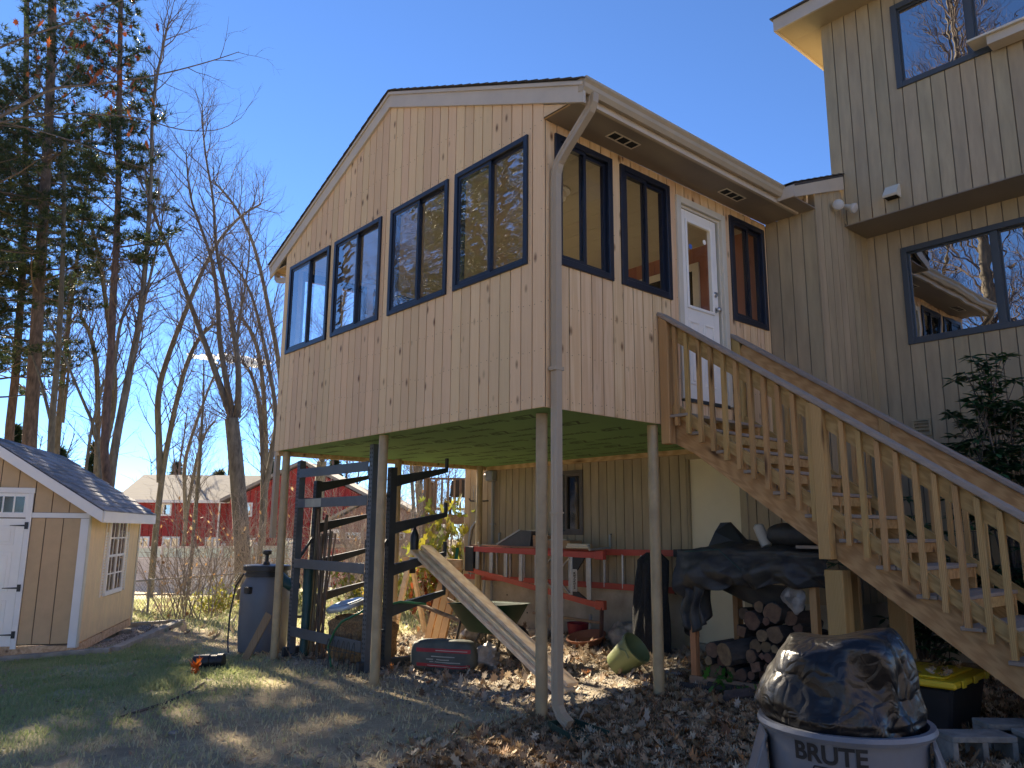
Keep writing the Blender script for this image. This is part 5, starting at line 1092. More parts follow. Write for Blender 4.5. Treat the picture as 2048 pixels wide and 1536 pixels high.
stripw('wall', M['sheds'], [.09,DS], 's', lambda v: .14, lambda v: HS, [], -.08, -.0125, 0)
for nm, a in (('corner_trim',(0.0,.11,-.022,-.0,.10,1.95)),('frieze_trim',(.0,WS,-.02,-.0,1.955,2.03)),('door_trim',(doorw[0]-.075,doorw[0],-.024,.0,.10,2.31)),('door_trim',(doorw[1],doorw[1]+.075,-.024,.0,.10,2.31)),('door_trim',(doorw[0]-.085,doorw[1]+.085,-.028,.0,2.312,2.39))):
    sbx(MB(),*a).build(nm, M['shedw'], sh, bevel=.003)
for a in ((-.02,-.0005,-.022,.085,.10,2.1),(-.018,-.0005,3.505,DS+.01,.10,2.1)): sbx(MB(),*a).build('corner_trim', M['cream'], sh, bevel=.003)
# door with six raised panels, transom window and strap hinges
dz0, dz1 = .14, 1.94; d_ = sbx(MB(),doorw[0]+.006,doorw[1]-.006,-.012,.02,dz0,dz1).build('door', M['white'], sh)
uc = (doorw[0]+doorw[1])/2
for a, b in ((doorw[0]+.12,uc-.05),(uc+.05,doorw[1]-.12)):
    for z0, z1 in ((.28,.78),(.90,1.46),(1.56,1.84)):
        q = MB(); sbx(q,a,b,-.018,-.0125,z0,z1); sbx(q,a+.05,b-.05,-.024,-.0185,z0+.05,z1-.05); q.build('panel', M['white'], d_, bevel=.006)
for z in (.30,.95,1.84):
    q = MB(); q.ex([SP(doorw[0]+.0,-.034,z-.012),SP(doorw[0]+.19,-.034,z-.004),SP(doorw[0]+.19,-.034,z+.004),SP(doorw[0],-.034,z+.012)],SD*.006)
    sbx(q,doorw[0]-.05,doorw[0]-.001,-.035,-.0285,z-.05,z+.05); q.build('hinge', M['blackp'], d_)
tr_ = sbx(MB(),doorw[0],doorw[1],-.015,.02,1.96,2.308).build('transom', M['white'], sh)
for i in range(6):
    w = (doorw[1]-doorw[0]-.06)/6; u = doorw[0]+.03+i*w; sbx(MB(),u+.012,u+w-.012,-.0165,-.0155,2.03,2.26).build('pane', M['dglass'], tr_)
# side window: double hung twins with muntins, louvred shutters
wv = sbx(MB(),-.028,-.0005,shole[0],shole[1],shole[2],shole[3]); 
PSd = lambda v, z, d: SP(-d,v,z)
def pbs(mb, v0, v1, z0, z1, d0, d1): return mb.ex([PSd(v0,z0,d0),PSd(v1,z0,d0),PSd(v1,z1,d0),PSd(v0,z1,d0)],PSd(0,0,d1)-PSd(0,0,d0))
q = MB(); w = .07
for a in ((shole[0],shole[0]+w,shole[2],shole[3]),(shole[1]-w,shole[1],shole[2],shole[3]),(shole[0]+w,shole[1]-w,shole[2],shole[2]+w),(shole[0]+w,shole[1]-w,shole[3]-w,shole[3])): pbs(q,*a,0,.03)
wo = q.build('window', M['shedw'], sh, bevel=.003); vm = (shole[0]+shole[1])/2; zm = (shole[2]+shole[3])/2
for a, b in ((shole[0]+w,vm-.03),(vm+.03,shole[1]-w)):
    for z0, z1, dd in ((shole[2]+w,zm-.02,.008),(zm+.02,shole[3]-w,.012)):
        pbs(MB(),a,b,z0,z1,dd-.006,dd).build('pane', M['dglassw'], wo); q = MB(); pbs(q,(a+b)/2-.011,(a+b)/2+.011,z0,z1,dd+.001,dd+.007)
        pbs(q,a,b,(z0+z1)/2-.011,(z0+z1)/2+.011,dd+.0015,dd+.0075); q.build('muntin', M['shedw'], wo)
q = MB(); pbs(q,vm-.03,vm+.03,shole[2]+w,shole[3]-w,0,.026); pbs(q,shole[0]+w,vm-.031,zm-.02,zm+.02,0,.02); pbs(q,vm+.031,shole[1]-w,zm-.02,zm+.02,0,.02); q.build('sash', M['shedw'], wo)
for a, b in ((shole[0]-.24,shole[0]-.012),(shole[1]+.012,shole[1]+.24)):
    q = MB(); 
    for s0, s1, s2, s3 in ((a,a+.03,shole[2],shole[3]-.05),(b-.03,b,shole[2],shole[3]-.05)): pbs(q,s0,s1,s2,s3,.0,.02)
    so = q.build('shutter', M['grey'] if False else M['shedw'], sh); lv = MB()
    for k in range(22): z = shole[2]+.02+k*.046; lv.ex([PSd(a+.03,z,.001),PSd(a+.03,z+.03,.016),PSd(b-.03,z+.03,.016),PSd(b-.03,z,.001)],SD*0+Vector((0,0,.006)))
    lv.build('slats', M['shedw'], so)
# roof: fascia, rake, shingles one by one on the visible slope
ov = .17; rs_ = math.hypot(1,pitch); r0 = -.22
for sg in (0,1):
    U = (lambda u: u) if sg == 0 else (lambda u: WS-u)
    zt = lambda u: HS+pitch*u
    mb = MB(); mb.ex([SP(U(r0),-ov,zt(r0)+.02),SP(U(WS/2),-ov,zt(WS/2)+.02),SP(U(WS/2),-ov,zt(WS/2)+.05),SP(U(r0),-ov,zt(r0)+.05)],SD*(DS+2*ov)); mb.build('roof_deck', M['dshingle'], sh)
    MB().ex([SP(U(r0),-ov-.02,zt(r0)-.13),SP(U(WS/2),-ov-.02,zt(WS/2)-.11),SP(U(WS/2),-ov-.02,zt(WS/2)+.04),SP(U(r0),-ov-.02,zt(r0)+.04)],SD*.0195).build('rake_board', M['shedw'], sh, bevel=.003)
    sbx(MB(),U(r0-.022),U(r0-.0015),-ov,DS+ov,zt(r0)-.13,zt(r0)+.045).build('fascia', M['shedw'], sh, bevel=.003)
    sbx(MB(),U(r0),U(-.022),-ov+.002,DS+ov,HS-.115,HS-.10).build('soffit', M['shedw'], sh)
    if sg == 0: sbx(MB(),U(r0-.022),U(r0+.2),-ov-.0225,-ov+.0,HS-.33,HS-.05).build('rake_return', M['shedw'], sh) if False else None
NRW, TW = 13, .305; ex_ = (WS/2-r0+.03)/NRW
base = None; nrm = Vector((0,0,1))-(-SL_)*0
tab = MB(); L2 = ex_+.03
T_ = lambda a, b, h: SL_*(b/1.0)+SD*a+Vector((0,0,pitch*b+h))
tv = [T_(.006,-.0,.020),T_(TW-.006,-.0,.020),T_(TW-.004,L2,.002),T_(.004,L2,.002),T_(.004,-.0,.001),T_(TW-.004,-.0,.001)]
tme = bpy.data.meshes.new('shingle'); tme.from_pydata([tuple(p) for p in tv],[],[(0,1,2,3),(4,5,1,0),(0,3,4),(1,5,2)]); tme.materials.append(M['shingle'])
for j in range(NRW):
    v = -ov-.01-(TW/2 if j % 2 else 0)
    while v < DS+ov-.05:
        if v > -ov-.17:
            o = bpy.data.objects.new('shingle', tme); COL.objects.link(o); o.parent = sh; u = r0-.03+j*ex_
            o.location = SP(u,max(v,-ov-.02),HS+pitch*u+.056)-SA
        v += TW
sbx(MB(),.0,WS,.0,DS,.0,.13).build('skid_frame', M['pine_x'], sh)
# timber edging, gravel bed, ramp at the door
rp = thing('shed_ramp', 'short wooden ramp at the shed door on the left edge', 'ramp', SP(1.3,-.5,-.1))
for i in range(5): MB().ex([SP(.98+i*.17,-.03,.10),SP(1.14+i*.17,-.03,.10),SP(1.14+i*.17,-.75,-.10),SP(.98+i*.17,-.75,-.10)],(0,0,.035)).build('plank', M['pine_l'], rp)
def gline(u, v, dz): p = SP(u,v,0); return Vector((p.x,p.y,gz(p.x,p.y)+dz))
M['tim'] = mat('weathered_timber', (.36,.33,.27), .9, .2, 5)
for lab, a, b in (('weathered landscape timber edging along the right side of the shed',(-.55,-.1),(-.75,4.6)),('landscape timber edging in front of the shed corner',(-.5,-.16),(1.0,-.16)),('landscape timber edging at the back end of the shed',(-.66,4.62),(.4,4.62))):
    MB().bar(gline(*a,.03),gline(*b,.03),.14,.10).build('edging_timber', M['tim'], None, loc=gline(*a,0), bevel=.006, **T(lab,'timber','timbers edging the shed bed'))
p_ = []
for _ in range(2200):
    u = random.uniform(-.6,.0); v = random.uniform(0,4.5); q = SP(u,v,0); p_.append((q.x,q.y,gz(q.x,q.y)+.01))
chips('shed_gravel', np.array(p_), (.02,.045), M['chip'], kind='stuff')
for v in (.35,1.6,2.9): 
    q = gline(-.03,v,0); MB().box(q.x-.1,q.y-.1,q.z-.1,q.x+.1,q.y+.1,SA.z+.0).build('support_block', M['cinder'], sh)
# ------------------------------------------------------------ red barn-like house, brown house, fences
RB = Vector((.655,.7556,0)).normalized(); FB = Vector((-.7556,.655,0)).normalized(); BO = Vector((-48.0,9.4,0))
M['red'] = mat('red_siding', (.36,.032,.026), .75, .12, 2, (3,3,.3)); M['redg'] = mat('red_groove', (.10,.012,.012), .9); M['browns'] = mat('brown_red_siding', (.27,.14,.105), .8, .1, 2)
M['greyroof'] = mat('pale_grey_roof', (.30,.265,.22), .9, .15, 4, (.5,.5,3))
barn = thing('red_house', 'long red house with pale grey roof and white framed windows beyond the fence', 'house', BO+Vector((5,5,-2)))
BP = lambda u, z, d=0: BO+RB*u-FB*d+Vector((0,0,z))
def bbx(par, name, m, u0, u1, d0, d1, z0, z1): return MB().ex([BP(u0,z0,d0),BP(u1,z0,d0),BP(u1,z0,d1),BP(u0,z0,d1)],(0,0,z1-z0)).build(name, m, par)
bbx(barn,'wall',M['redg'],-.3,7.6,-7,-.04,-3.2,3.2); 
for i in range(20): bbx(barn,'siding_board',M['red'],-.3+i*.395,-.3+(i+1)*.395-.03,-.039,0,-3.2,3.18)
MB().ex([BP(-.6,3.1,.4),BP(-.6,4.95,-3.4),BP(-.6,3.1,-7.3),],RB*8.4).build('roof', M['greyroof'], barn)
bbx(barn,'fascia',M['shedw'],-.6,7.0,.405,.44,2.98,3.16)
pts = [(7.0,-3.2),(15.6,-3.2),(15.6,3.2),(11.3,5.35),(7.0,3.2)]
MB().ex([BP(u,z,1.2) for u, z in pts],FB*6).build('wall', M['redg'], barn)
for i in range(21):
    u0 = 7.0+i*.41; u1 = u0+.38; f = lambda u: 3.2+.5*(4.3-abs(u-11.3)); MB().ex([BP(u0,-3.2,1.24),BP(u1,-3.2,1.24),BP(u1,f(u1)-.05,1.24),BP(u0,f(u0)-.05,1.24)],FB*.035).build('siding_board', M['red'], barn)
for s in (-1,1): MB().ex([BP(11.3,5.4,1.6),BP(11.3+s*4.8,3.0,1.6),BP(11.3+s*4.8,3.2,1.6),BP(11.3,5.6,1.6)],FB*6.5).build('roof', M['greyroof'], barn)
for u0, u1, z0, z1, d in ((1.97,2.97,2.18,2.95,0),(7.5,8.4,2.15,3.0,1.241),(.95,1.77,.1,.92,0),(2.57,3.64,.1,.93,0),(7.7,8.7,0,.9,1.241),(10.2,11.2,.0,.9,1.241),(5.2,6.1,.1,.9,0)):
    wo = MB(); 
    for a in ((u0,u0+.1,z0,z1),(u1-.1,u1,z0,z1),(u0+.1,u1-.1,z0,z0+.1),(u0+.1,u1-.1,z1-.1,z1),((u0+u1)/2-.04,(u0+u1)/2+.04,z0+.1,z1-.1)): wo.ex([BP(a[0],a[2],d+.001),BP(a[1],a[2],d+.001),BP(a[1],a[3],d+.001),BP(a[0],a[3],d+.001)],-FB*.06)
    w1 = wo.build('window', M['shedw'], barn); 
    for a, b in ((u0+.1,(u0+u1)/2-.04),((u0+u1)/2+.04,u1-.1)): MB().ex([BP(a,z0+.1,d+.002),BP(b,z0+.1,d+.002),BP(b,z1-.1,d+.002),BP(a,z1-.1,d+.002)],-FB*.02).build('pane', M['dglassw'], w1)
bbx(barn,'downspout',M['shedw'],5.9,6.0,.001,.09,-3,3)
B2 = Vector((-32.8,15.0,0)); brn = thing('brown_house', 'brown gabled house half hidden by brush behind the rack', 'house', B2+Vector((3,3,-2)))
BQ = lambda u, z, d=0: B2+RB*u-FB*d+Vector((0,0,z))
MB().ex([BQ(u,z) for u, z in ((0,-2.5),(6.2,-2.5),(6.2,1.5),(3.0,3.2),(0,1.5))],FB*6).build('wall', M['browns'], brn)
for s in (-1,1): MB().ex([BQ(3.0,3.25,.3),BQ(3.0+s*3.5,1.4,.3),BQ(3.0+s*3.5,1.55,.3),BQ(3.0,3.4,.3)],FB*6.6).build('roof', M['greyroof'], brn)
MB().ex([BQ(.0,-2.5,1.0),BQ(1.6,-2.5,1.0),BQ(1.6,.55,1.0),BQ(0,.55,1.0)],FB*.98).build('porch', M['red'], brn); MB().ex([BQ(-.3,.55,1.2),BQ(1.9,.55,1.2),BQ(1.9,.7,1.2),BQ(-.3,.7,1.2)],FB*1.15).build('porch_roof', M['greyroof'], brn)
MB().ex([BQ(.15,-1.6,1.03),BQ(.9,-1.6,1.03),BQ(.9,.1,1.03),BQ(.15,.1,1.03)],FB*.025).build('garage_door', M['shedw'], brn)
for u in (.2,1.3,3.6,4.8): 
    w1 = MB().ex([BQ(u,.95,.03),BQ(u+.8,.95,.03),BQ(u+.8,1.45 if u < 1 else 1.3,.03),BQ(u,1.45 if u < 1 else 1.3,.03)],FB*.029).build('window', M['shedw'], brn)
    MB().ex([BQ(u+.08,1.0,.034),BQ(u+.72,1.0,.034),BQ(u+.72,1.25,.034),BQ(u+.08,1.25,.034)],FB*.003).build('pane', M['dglassw'], w1)
# white vinyl privacy fence
wfn = thing('vinyl_fence', 'white vinyl privacy fence in front of the red house', 'fence', (-30,8,-1)); M['vin'] = mat('white_vinyl', (.62,.56,.54), .5, .04, 2); M['vint'] = mat('pale_green_vinyl_lattice', (.55,.62,.56), .5)
fa, fb = Vector((-38,5.3,-1.55)), Vector((-24.0,9.3,-1.25)); fd = (fb-fa); nf = 7
for i in range(nf+1):
    p = fa+fd*(i/nf); MB().box(p.x-.07,p.y-.07,p.z,p.x+.07,p.y+.07,p.z+2.12).build('post', M['vin'], wfn); MB().lathe((p.x,p.y,p.z+2.12),[(.11,0),(.11,.03),(.02,.1)],4).build('post_cap', M['vin'], wfn)
    if i < nf:
        q = fa+fd*((i+1)/nf); u = (q-p).normalized()
        for k in range(12):
            a = p+u*(.08+(q-p).length*k/12*.985); b = a+u*((q-p).length/12*.93); MB().bar(a+Vector((0,0,.78)),b+Vector((0,0,.78)),.03,1.40).build('panel', M['vin'], wfn)
        MB().bar(p+u*.08+Vector((0,0,1.53)),q-u*.08+Vector((0,0,1.53)),.05,.09).build('rail', M['vin'], wfn); MB().bar(p+u*.08+Vector((0,0,2.03)),q-u*.08+Vector((0,0,2.03)),.05,.08).build('rail', M['vin'], wfn)
        MB().bar(p+u*.08+Vector((0,0,1.79)),q-u*.08+Vector((0,0,1.79)),.02,.40).build('lattice', M['vint'], wfn)
# chain link fence
clf = thing('chain_link_fence', 'grey chain link fence behind the brush at the edge of the yard', 'fence', (-16,4,-.8)); M['gal2'] = mat('dull_galvanised_wire', (.26,.25,.24), .6, .1, 5)
ca_, cb_, cc_ = Vector((-14.6,.2,.24)), Vector((-17.6,4.8,.20)), Vector((-19.8,14.2,.55)); HF_ = 1.05
for a, b, n_ in ((ca_,cb_,3),(cb_,cc_,4)):
    MB().tube([a,b],.022,6).build('top_rail', M['gal2'], clf); wm = MB(); L = (b-a).length; u = (b-a)/L; k = 0.0
    while k < L:
        for s in (-1,1):
            x0, x1 = k, k+s*HF_
            if 0 <= x1 <= L: wm.tube([a+u*x0,a+u*x1-Vector((0,0,HF_))],.004,3,False)
        k += .10
    wm.build('wire_mesh', M['gal2'], clf, kind='stuff')
    for i in range(n_+1): p = a+(b-a)*(i/n_); MB().tube([p-Vector((0,0,HF_+.2)),p+Vector((0,0,.04))],.03,8).build('post', M['gal2'], clf)
# deck of the next building behind the house corner
dk = thing('back_deck', 'weathered wooden deck with railing behind the house corner', 'deck', (-9.5,6.2,-.2)); D0 = Vector((-9.75,5.6,0)); du = Vector((.655,.756,0)); dv = Vector((-.756,.655,0))
DPt = lambda a, b, z: D0+du*a+dv*b+Vector((0,0,z))
MB().ex([DPt(0,0,1.60),DPt(2.5,0,1.60),DPt(2.5,1.6,1.60),DPt(0,1.6,1.60)],(0,0,.2)).build('deck_frame', M['oldwood'], dk)
for a, b in ((0.02,.02),(.02,1.5),(1.2,.02),(2.4,.02)): MB().bar(DPt(a,b,-.4),DPt(a,b,2.62),.09,.09).build('post', M['oldwood'], dk)
for z in (2.58,1.92): MB().bar(DPt(0,0,z),DPt(2.5,0,z),.09,.04).build('rail', M['oldwood'], dk); MB().bar(DPt(0,0,z),DPt(0,1.6,z),.09,.04).build('rail', M['oldwood'], dk)
for i in range(18): MB().bar(DPt(.1+i*.135,-.03,1.88),DPt(.1+i*.135,-.03,2.56),.035,.035).build('baluster', M['oldwood'], dk)
for i in range(10): MB().bar(DPt(-.03,.1+i*.15,1.88),DPt(-.03,.1+i*.15,2.56),.035,.035).build('baluster', M['oldwood'], dk)
gr_ = thing('barbecue', 'black covered barbecue standing on the back deck', 'barbecue', DPt(.9,.6,1.8)); MB().ex([DPt(.5,.4,2.2),DPt(1.1,.4,2.2),DPt(1.05,.4,2.6),DPt(.55,.4,2.6)],dv*.4).build('hood', M['blackp'], gr_, bevel=.03)
for a in (.52,1.05): MB().bar(DPt(a,.45,1.801),DPt(a,.45,2.2),.05,.05).build('leg', M['blackp'], gr_)
MB().box(-5.70,DD+.06,.3,-5.635,DD+.16,4.9).build('corner_downspout', M['white'], house)
TREES = {
 'E': [ ([(-18.97, 5.39, 0.22), (-19.16, 5.17, 2.32), (-19.32, 4.99, 3.86), (-19.44, 4.85, 4.84)], (0.265, 0.21)), ([(-19.4, 4.89, 4.73), (-19.73, 4.51, 5.92), (-20.05, 4.14, 7.06), (-20.44, 3.69, 8.38), (-20.84, 3.24, 9.73), (-21.23, 2.78, 10.93), (-21.57, 2.4, 11.98), (-21.77, 2.17, 13.4)], (0.117, 0.023)), ([(-19.43, 4.87, 4.96), (-19.62, 4.65, 6.09), (-19.83, 4.4, 7.39), (-19.92, 4.3, 8.72), (-20.11, 4.08, 10.08), (-20.44, 3.69, 11.29), (-20.74, 3.35, 12.34), (-20.9, 3.17, 13.96)], (0.109, 0.016)), ([(-19.32, 4.99, 4.89), (-19.36, 4.94, 6.41), (-19.49, 4.79, 7.39), (-19.73, 4.52, 8.89), (-19.93, 4.29, 9.74), (-20.09, 4.1, 10.77), (-20.19, 3.99, 12.17), (-20.5, 3.63, 13.96), (-20.63, 3.47, 15.62)], (0.109, 0.016)), ([(-19.45, 4.84, 7.06), (-19.44, 4.85, 8.06), (-19.36, 4.94, 9.07), (-19.32, 4.99, 10.43), (-19.42, 4.87, 11.83)], (0.047, 0.016)) ],
 'F': [ ([(-21.56, 6.98, 2.43), (-21.69, 6.84, 4.52), (-21.82, 6.68, 5.95), (-22.02, 6.46, 6.85), (-22.27, 6.16, 7.31)], (0.096, 0.044)), ([(-21.56, 6.98, 2.43), (-21.47, 7.09, 3.65), (-21.35, 7.22, 5.06), (-21.53, 7.02, 6.49), (-21.76, 6.75, 7.77), (-21.96, 6.53, 8.89), (-22.22, 6.22, 10.02), (-22.63, 5.75, 10.97), (-23.01, 5.31, 11.45)], (0.105, 0.026)) ],
 'C': [ ([(-17.44, 1.05, 2.34), (-17.58, 0.89, 3.44), (-17.63, 0.84, 4.75), (-17.65, 0.81, 6.1), (-17.71, 0.74, 7.49), (-17.75, 0.69, 8.91), (-17.82, 0.62, 10.36), (-17.95, 0.46, 12.62), (-18.09, 0.3, 14.97), (-18.25, 0.12, 17.58), (-18.4, -0.05, 19.96)], (0.117, 0.058)) ],
 'D': [ ([(-17.97, 1.2, 2.36), (-17.95, 1.22, 3.62), (-17.87, 1.32, 4.98), (-17.79, 1.41, 6.23), (-17.74, 1.47, 7.07), (-17.74, 1.47, 8.22), (-17.76, 1.45, 9.84), (-17.8, 1.4, 11.36), (-17.93, 1.25, 13.7), (-17.85, 1.34, 15.15), (-17.77, 1.44, 16.31)], (0.133, 0.02)), ([(-17.77, 1.44, 6.65), (-17.69, 1.53, 7.65), (-17.59, 1.64, 8.81), (-17.52, 1.72, 9.67), (-17.5, 1.74, 10.6)], (0.053, 0.013)), ([(-18.11, 1.04, 5.11), (-18.11, 1.04, 6.22), (-18.08, 1.07, 7.07), (-17.94, 1.23, 7.71), (-17.74, 1.46, 7.86)], (0.06, 0.02)) ],
 'B': [ ([(-20.73, 0.3, 2.77), (-20.83, 0.19, 4.34), (-20.85, 0.17, 5.66), (-20.88, 0.13, 6.86), (-20.94, 0.07, 8.08), (-20.99, 0.0, 9.32), (-21.12, -0.14, 11.24), (-21.29, -0.34, 13.72)], (0.107, 0.05)), ([(-20.82, 0.2, 4.34), (-21.16, -0.18, 5.73), (-21.41, -0.48, 6.55)], (0.057, 0.021)) ],
 'K': [ ([(-18.97, 0.81, 2.72), (-18.96, 0.82, 4.08), (-18.88, 0.91, 4.78), (-18.82, 0.98, 5.48)], (0.048, 0.034)), ([(-18.7, 1.12, 2.72), (-18.87, 0.93, 4.08), (-19.17, 0.58, 4.91), (-19.46, 0.24, 5.76), (-19.72, -0.05, 6.47), (-19.99, -0.36, 7.19)], (0.055, 0.02)) ],
 'A': [ ([(-22.29, 0.04, 2.46), (-22.38, -0.07, 4.16), (-22.43, -0.13, 5.54), (-22.5, -0.2, 7.1), (-22.56, -0.27, 8.37), (-22.63, -0.36, 10.34), (-22.73, -0.47, 12.53), (-22.85, -0.61, 15.16), (-23.08, -0.88, 18.83), (-23.27, -1.1, 21.72), (-23.42, -1.27, 23.91)], (0.224, 0.105)) ],
 'A2': [ ([(-26.27, 0.03, 2.83), (-26.35, -0.07, 4.85), (-26.37, -0.09, 6.41), (-26.44, -0.18, 8.36), (-26.52, -0.26, 10.18), (-26.69, -0.46, 13.0), (-26.99, -0.81, 16.94), (-27.4, -1.28, 22.16), (-27.66, -1.58, 25.47)], (0.16, 0.076)) ],
 'H': [ ([(-19.07, -2.36, 1.84), (-19.25, -2.57, 4.56), (-19.43, -2.78, 7.15), (-19.7, -3.09, 10.59), (-20.0, -3.44, 14.25), (-20.36, -3.84, 18.17), (-20.74, -4.29, 22.37)], (0.185, 0.074)) ],
 'H2': [ ([(-24.39, -0.86, 2.26), (-24.62, -1.12, 5.38), (-25.01, -1.57, 10.36), (-25.36, -1.98, 14.81), (-25.76, -2.44, 19.57), (-26.18, -2.93, 24.66)], (0.203, 0.094)) ],
 'N': [ ([(-10.9, -3.62, 0.73), (-11.21, -3.98, 3.41), (-11.4, -4.19, 5.9), (-11.5, -4.31, 7.4), (-11.74, -4.59, 10.5), (-12.0, -4.88, 13.58)], (0.117, 0.055)), ([(-11.53, -4.34, 7.4), (-10.73, -3.42, 7.95), (-10.31, -2.94, 8.28), (-9.96, -2.53, 8.66), (-9.75, -2.29, 8.85), (-9.36, -1.84, 8.9), (-8.92, -1.33, 9.0), (-8.48, -0.82, 9.15), (-7.98, -0.25, 9.39), (-7.72, 0.05, 9.55)], (0.035, 0.005)), ([(-10.73, -3.42, 7.93), (-10.31, -2.94, 8.21), (-9.66, -2.18, 8.38), (-9.04, -1.47, 8.34), (-8.7, -1.08, 8.27), (-8.3, -0.62, 8.06), (-7.86, -0.11, 8.06), (-7.64, 0.15, 8.31)], (0.019, 0.004)), ([(-10.31, -2.93, 8.21), (-9.85, -2.41, 8.04), (-9.33, -1.81, 7.79), (-8.81, -1.21, 7.43), (-8.42, -0.76, 7.3)], (0.014, 0.004)), ([(-11.6, -4.42, 8.59), (-10.75, -3.44, 9.35), (-10.11, -2.71, 9.84), (-9.51, -2.01, 10.19), (-9.03, -1.45, 10.64), (-8.64, -1.01, 10.94)], (0.027, 0.006)) ],
}
# ------------------------------------------------------------ trees
M['bark2'] = mat('grey_bark', (.175,.152,.115), .95, .3, 10, (1,1,.3), bump=.7, bscale=40, rand=.15); M['pbark'] = mat('brown_pine_bark', (.15,.10,.075), .95, .35, 12, (1,1,.3), bump=.8, bscale=40, rand=.1)  # bark2: grey bark colour for the bare trees
M['twig'] = mat('brown_twigs', (.13,.095,.075), .9, .2, 5, rand=.1); M['needle'] = leafmat('pine_needles', [(.014,.030,.012),(.030,.052,.020),(.060,.078,.026),(.10,.11,.035)], .5, .3)
M['tanleaf'] = leafmat('dry_tan_leaves', [(.25,.13,.06),(.42,.26,.12),(.5,.36,.2)], .7, .3); M['redleaf'] = leafmat('rusty_oak_leaves', [(.12,.03,.015),(.24,.06,.02),(.34,.12,.04)], .7, .35); M['yleaf'] = leafmat('yellow_green_leaves', [(.26,.20,.025),(.32,.30,.04),(.22,.28,.06),(.36,.25,.04)], .6, .4)
def ortho(d, rnd):
    v = Vector((rnd.gauss(0,1),rnd.gauss(0,1),rnd.gauss(0,1))); v -= d*v.dot(d); return v.normalized()
def wobble(a, d, L, rnd, k, up, jit):
    pts = [a.copy()]; d = d.copy()
    for i in range(k): d = (d+Vector((0,0,up))+Vector((rnd.gauss(0,jit),rnd.gauss(0,jit),rnd.gauss(0,jit)))).normalized(); pts.append(pts[-1]+d*(L/k))
    return pts
def polyat(pts, t):
    n_ = len(pts)-1; i = min(int(t*n_), n_-1); return pts[i].lerp(pts[i+1], t*n_-i), (pts[i+1]-pts[i]).normalized()
def twigs(mb, pts, r0, r1, lvl, rnd, Ls, dens, up=.12, t0=.15):
    L = sum((b-a).length for a, b in zip(pts[:-1], pts[1:])); n_ = max(2, int(L*dens[lvl]))
    for i in range(n_):
        t = t0+(1-t0)*(i+rnd.random())/n_; p, d = polyat(pts, min(t,.999)); ang = rnd.uniform(.45,.95); q = (d*math.cos(ang)+ortho(d,rnd)*math.sin(ang)).normalized()
        l_ = Ls[lvl]*rnd.uniform(.55,1.25)*(1.15-.6*t); r = min(Ls[lvl]*.0075, (r0+(r1-r0)*t)*.6)*(1,.85,.6)[min(lvl,2)]+.0012; k = (4,3,2)[min(lvl,2)]
        w_ = wobble(p, q, l_, rnd, k, up, .16); mb.tube(w_, [r*(1-.75*j/k) for j in range(k+1)], (5,4,3)[min(lvl,2)], False)
        if lvl+1 < len(Ls): twigs(mb, w_, r, r*.3, lvl+1, rnd, Ls, dens, up, .2)
def bare_tree(key, label, cat='tree', seed=1, Ls=(2.0,.9,.4), dens=(3.2,4.2,6), group='bare trees at the edge of the yard', bark=None, t0=.3, name='bare_tree'):
    rnd = random.Random(seed); base = Vector(TREES[key][0][0][0]); g = gz(base.x,base.y)
    o = thing(name, label, cat, (base.x,base.y,g), group); tk = MB(); cr = MB()
    for i, (pts, (r0, r1)) in enumerate(TREES[key]):
        P = [Vector(p) for p in pts]
        if i == 0 and P[0].z > g: P = [Vector((P[0].x,P[0].y,g-.2))]+P; 
        # smooth the drawn line
        for _ in range(2):
            q = [P[0]]
            for a, b in zip(P[:-1], P[1:]): q += [a.lerp(b,.25), a.lerp(b,.75)]
            P = q+[P[-1]]
        n_ = len(P); tk.tube(P, [r0+(r1-r0)*j/(n_-1) for j in range(n_)], 10, True)
        twigs(cr, P, r0, r1, 0, rnd, Ls, dens, t0=(t0 if i == 0 else .12))
    tk.build('trunk', bark or M['bark2'], o, smooth=True); cr.build('crown', M['twig'], o, kind='stuff'); return o
def tufts(name, C, D, size, parent, m, nn=8, w=.012, **tags):
    C = np.array([tuple(c) for c in C]); D = np.array([tuple(d) for d in D]); N = len(C); A = rng.normal(0,1,(N,nn,3)); A /= np.linalg.norm(A,axis=2,keepdims=True)
    A = A*.8+D[:,None,:]*.75; A /= np.linalg.norm(A,axis=2,keepdims=True); L = rng.uniform(size[0],size[1],(N,nn,1)); S = np.cross(A, rng.normal(0,1,(N,nn,3))); S /= np.linalg.norm(S,axis=2,keepdims=True)
    V = np.stack([C[:,None,:]+S*w+A*L*.05, C[:,None,:]-S*w+A*L*.05, C[:,None,:]+A*L],2).reshape(-1,3); F = np.arange(N*nn*3).reshape(-1,3)
    cols = np.repeat(np.clip(rng.normal(.4,.22,N),0,1), nn*3); return npmesh(name, V, F, m, parent=parent, cols=cols, **tags)
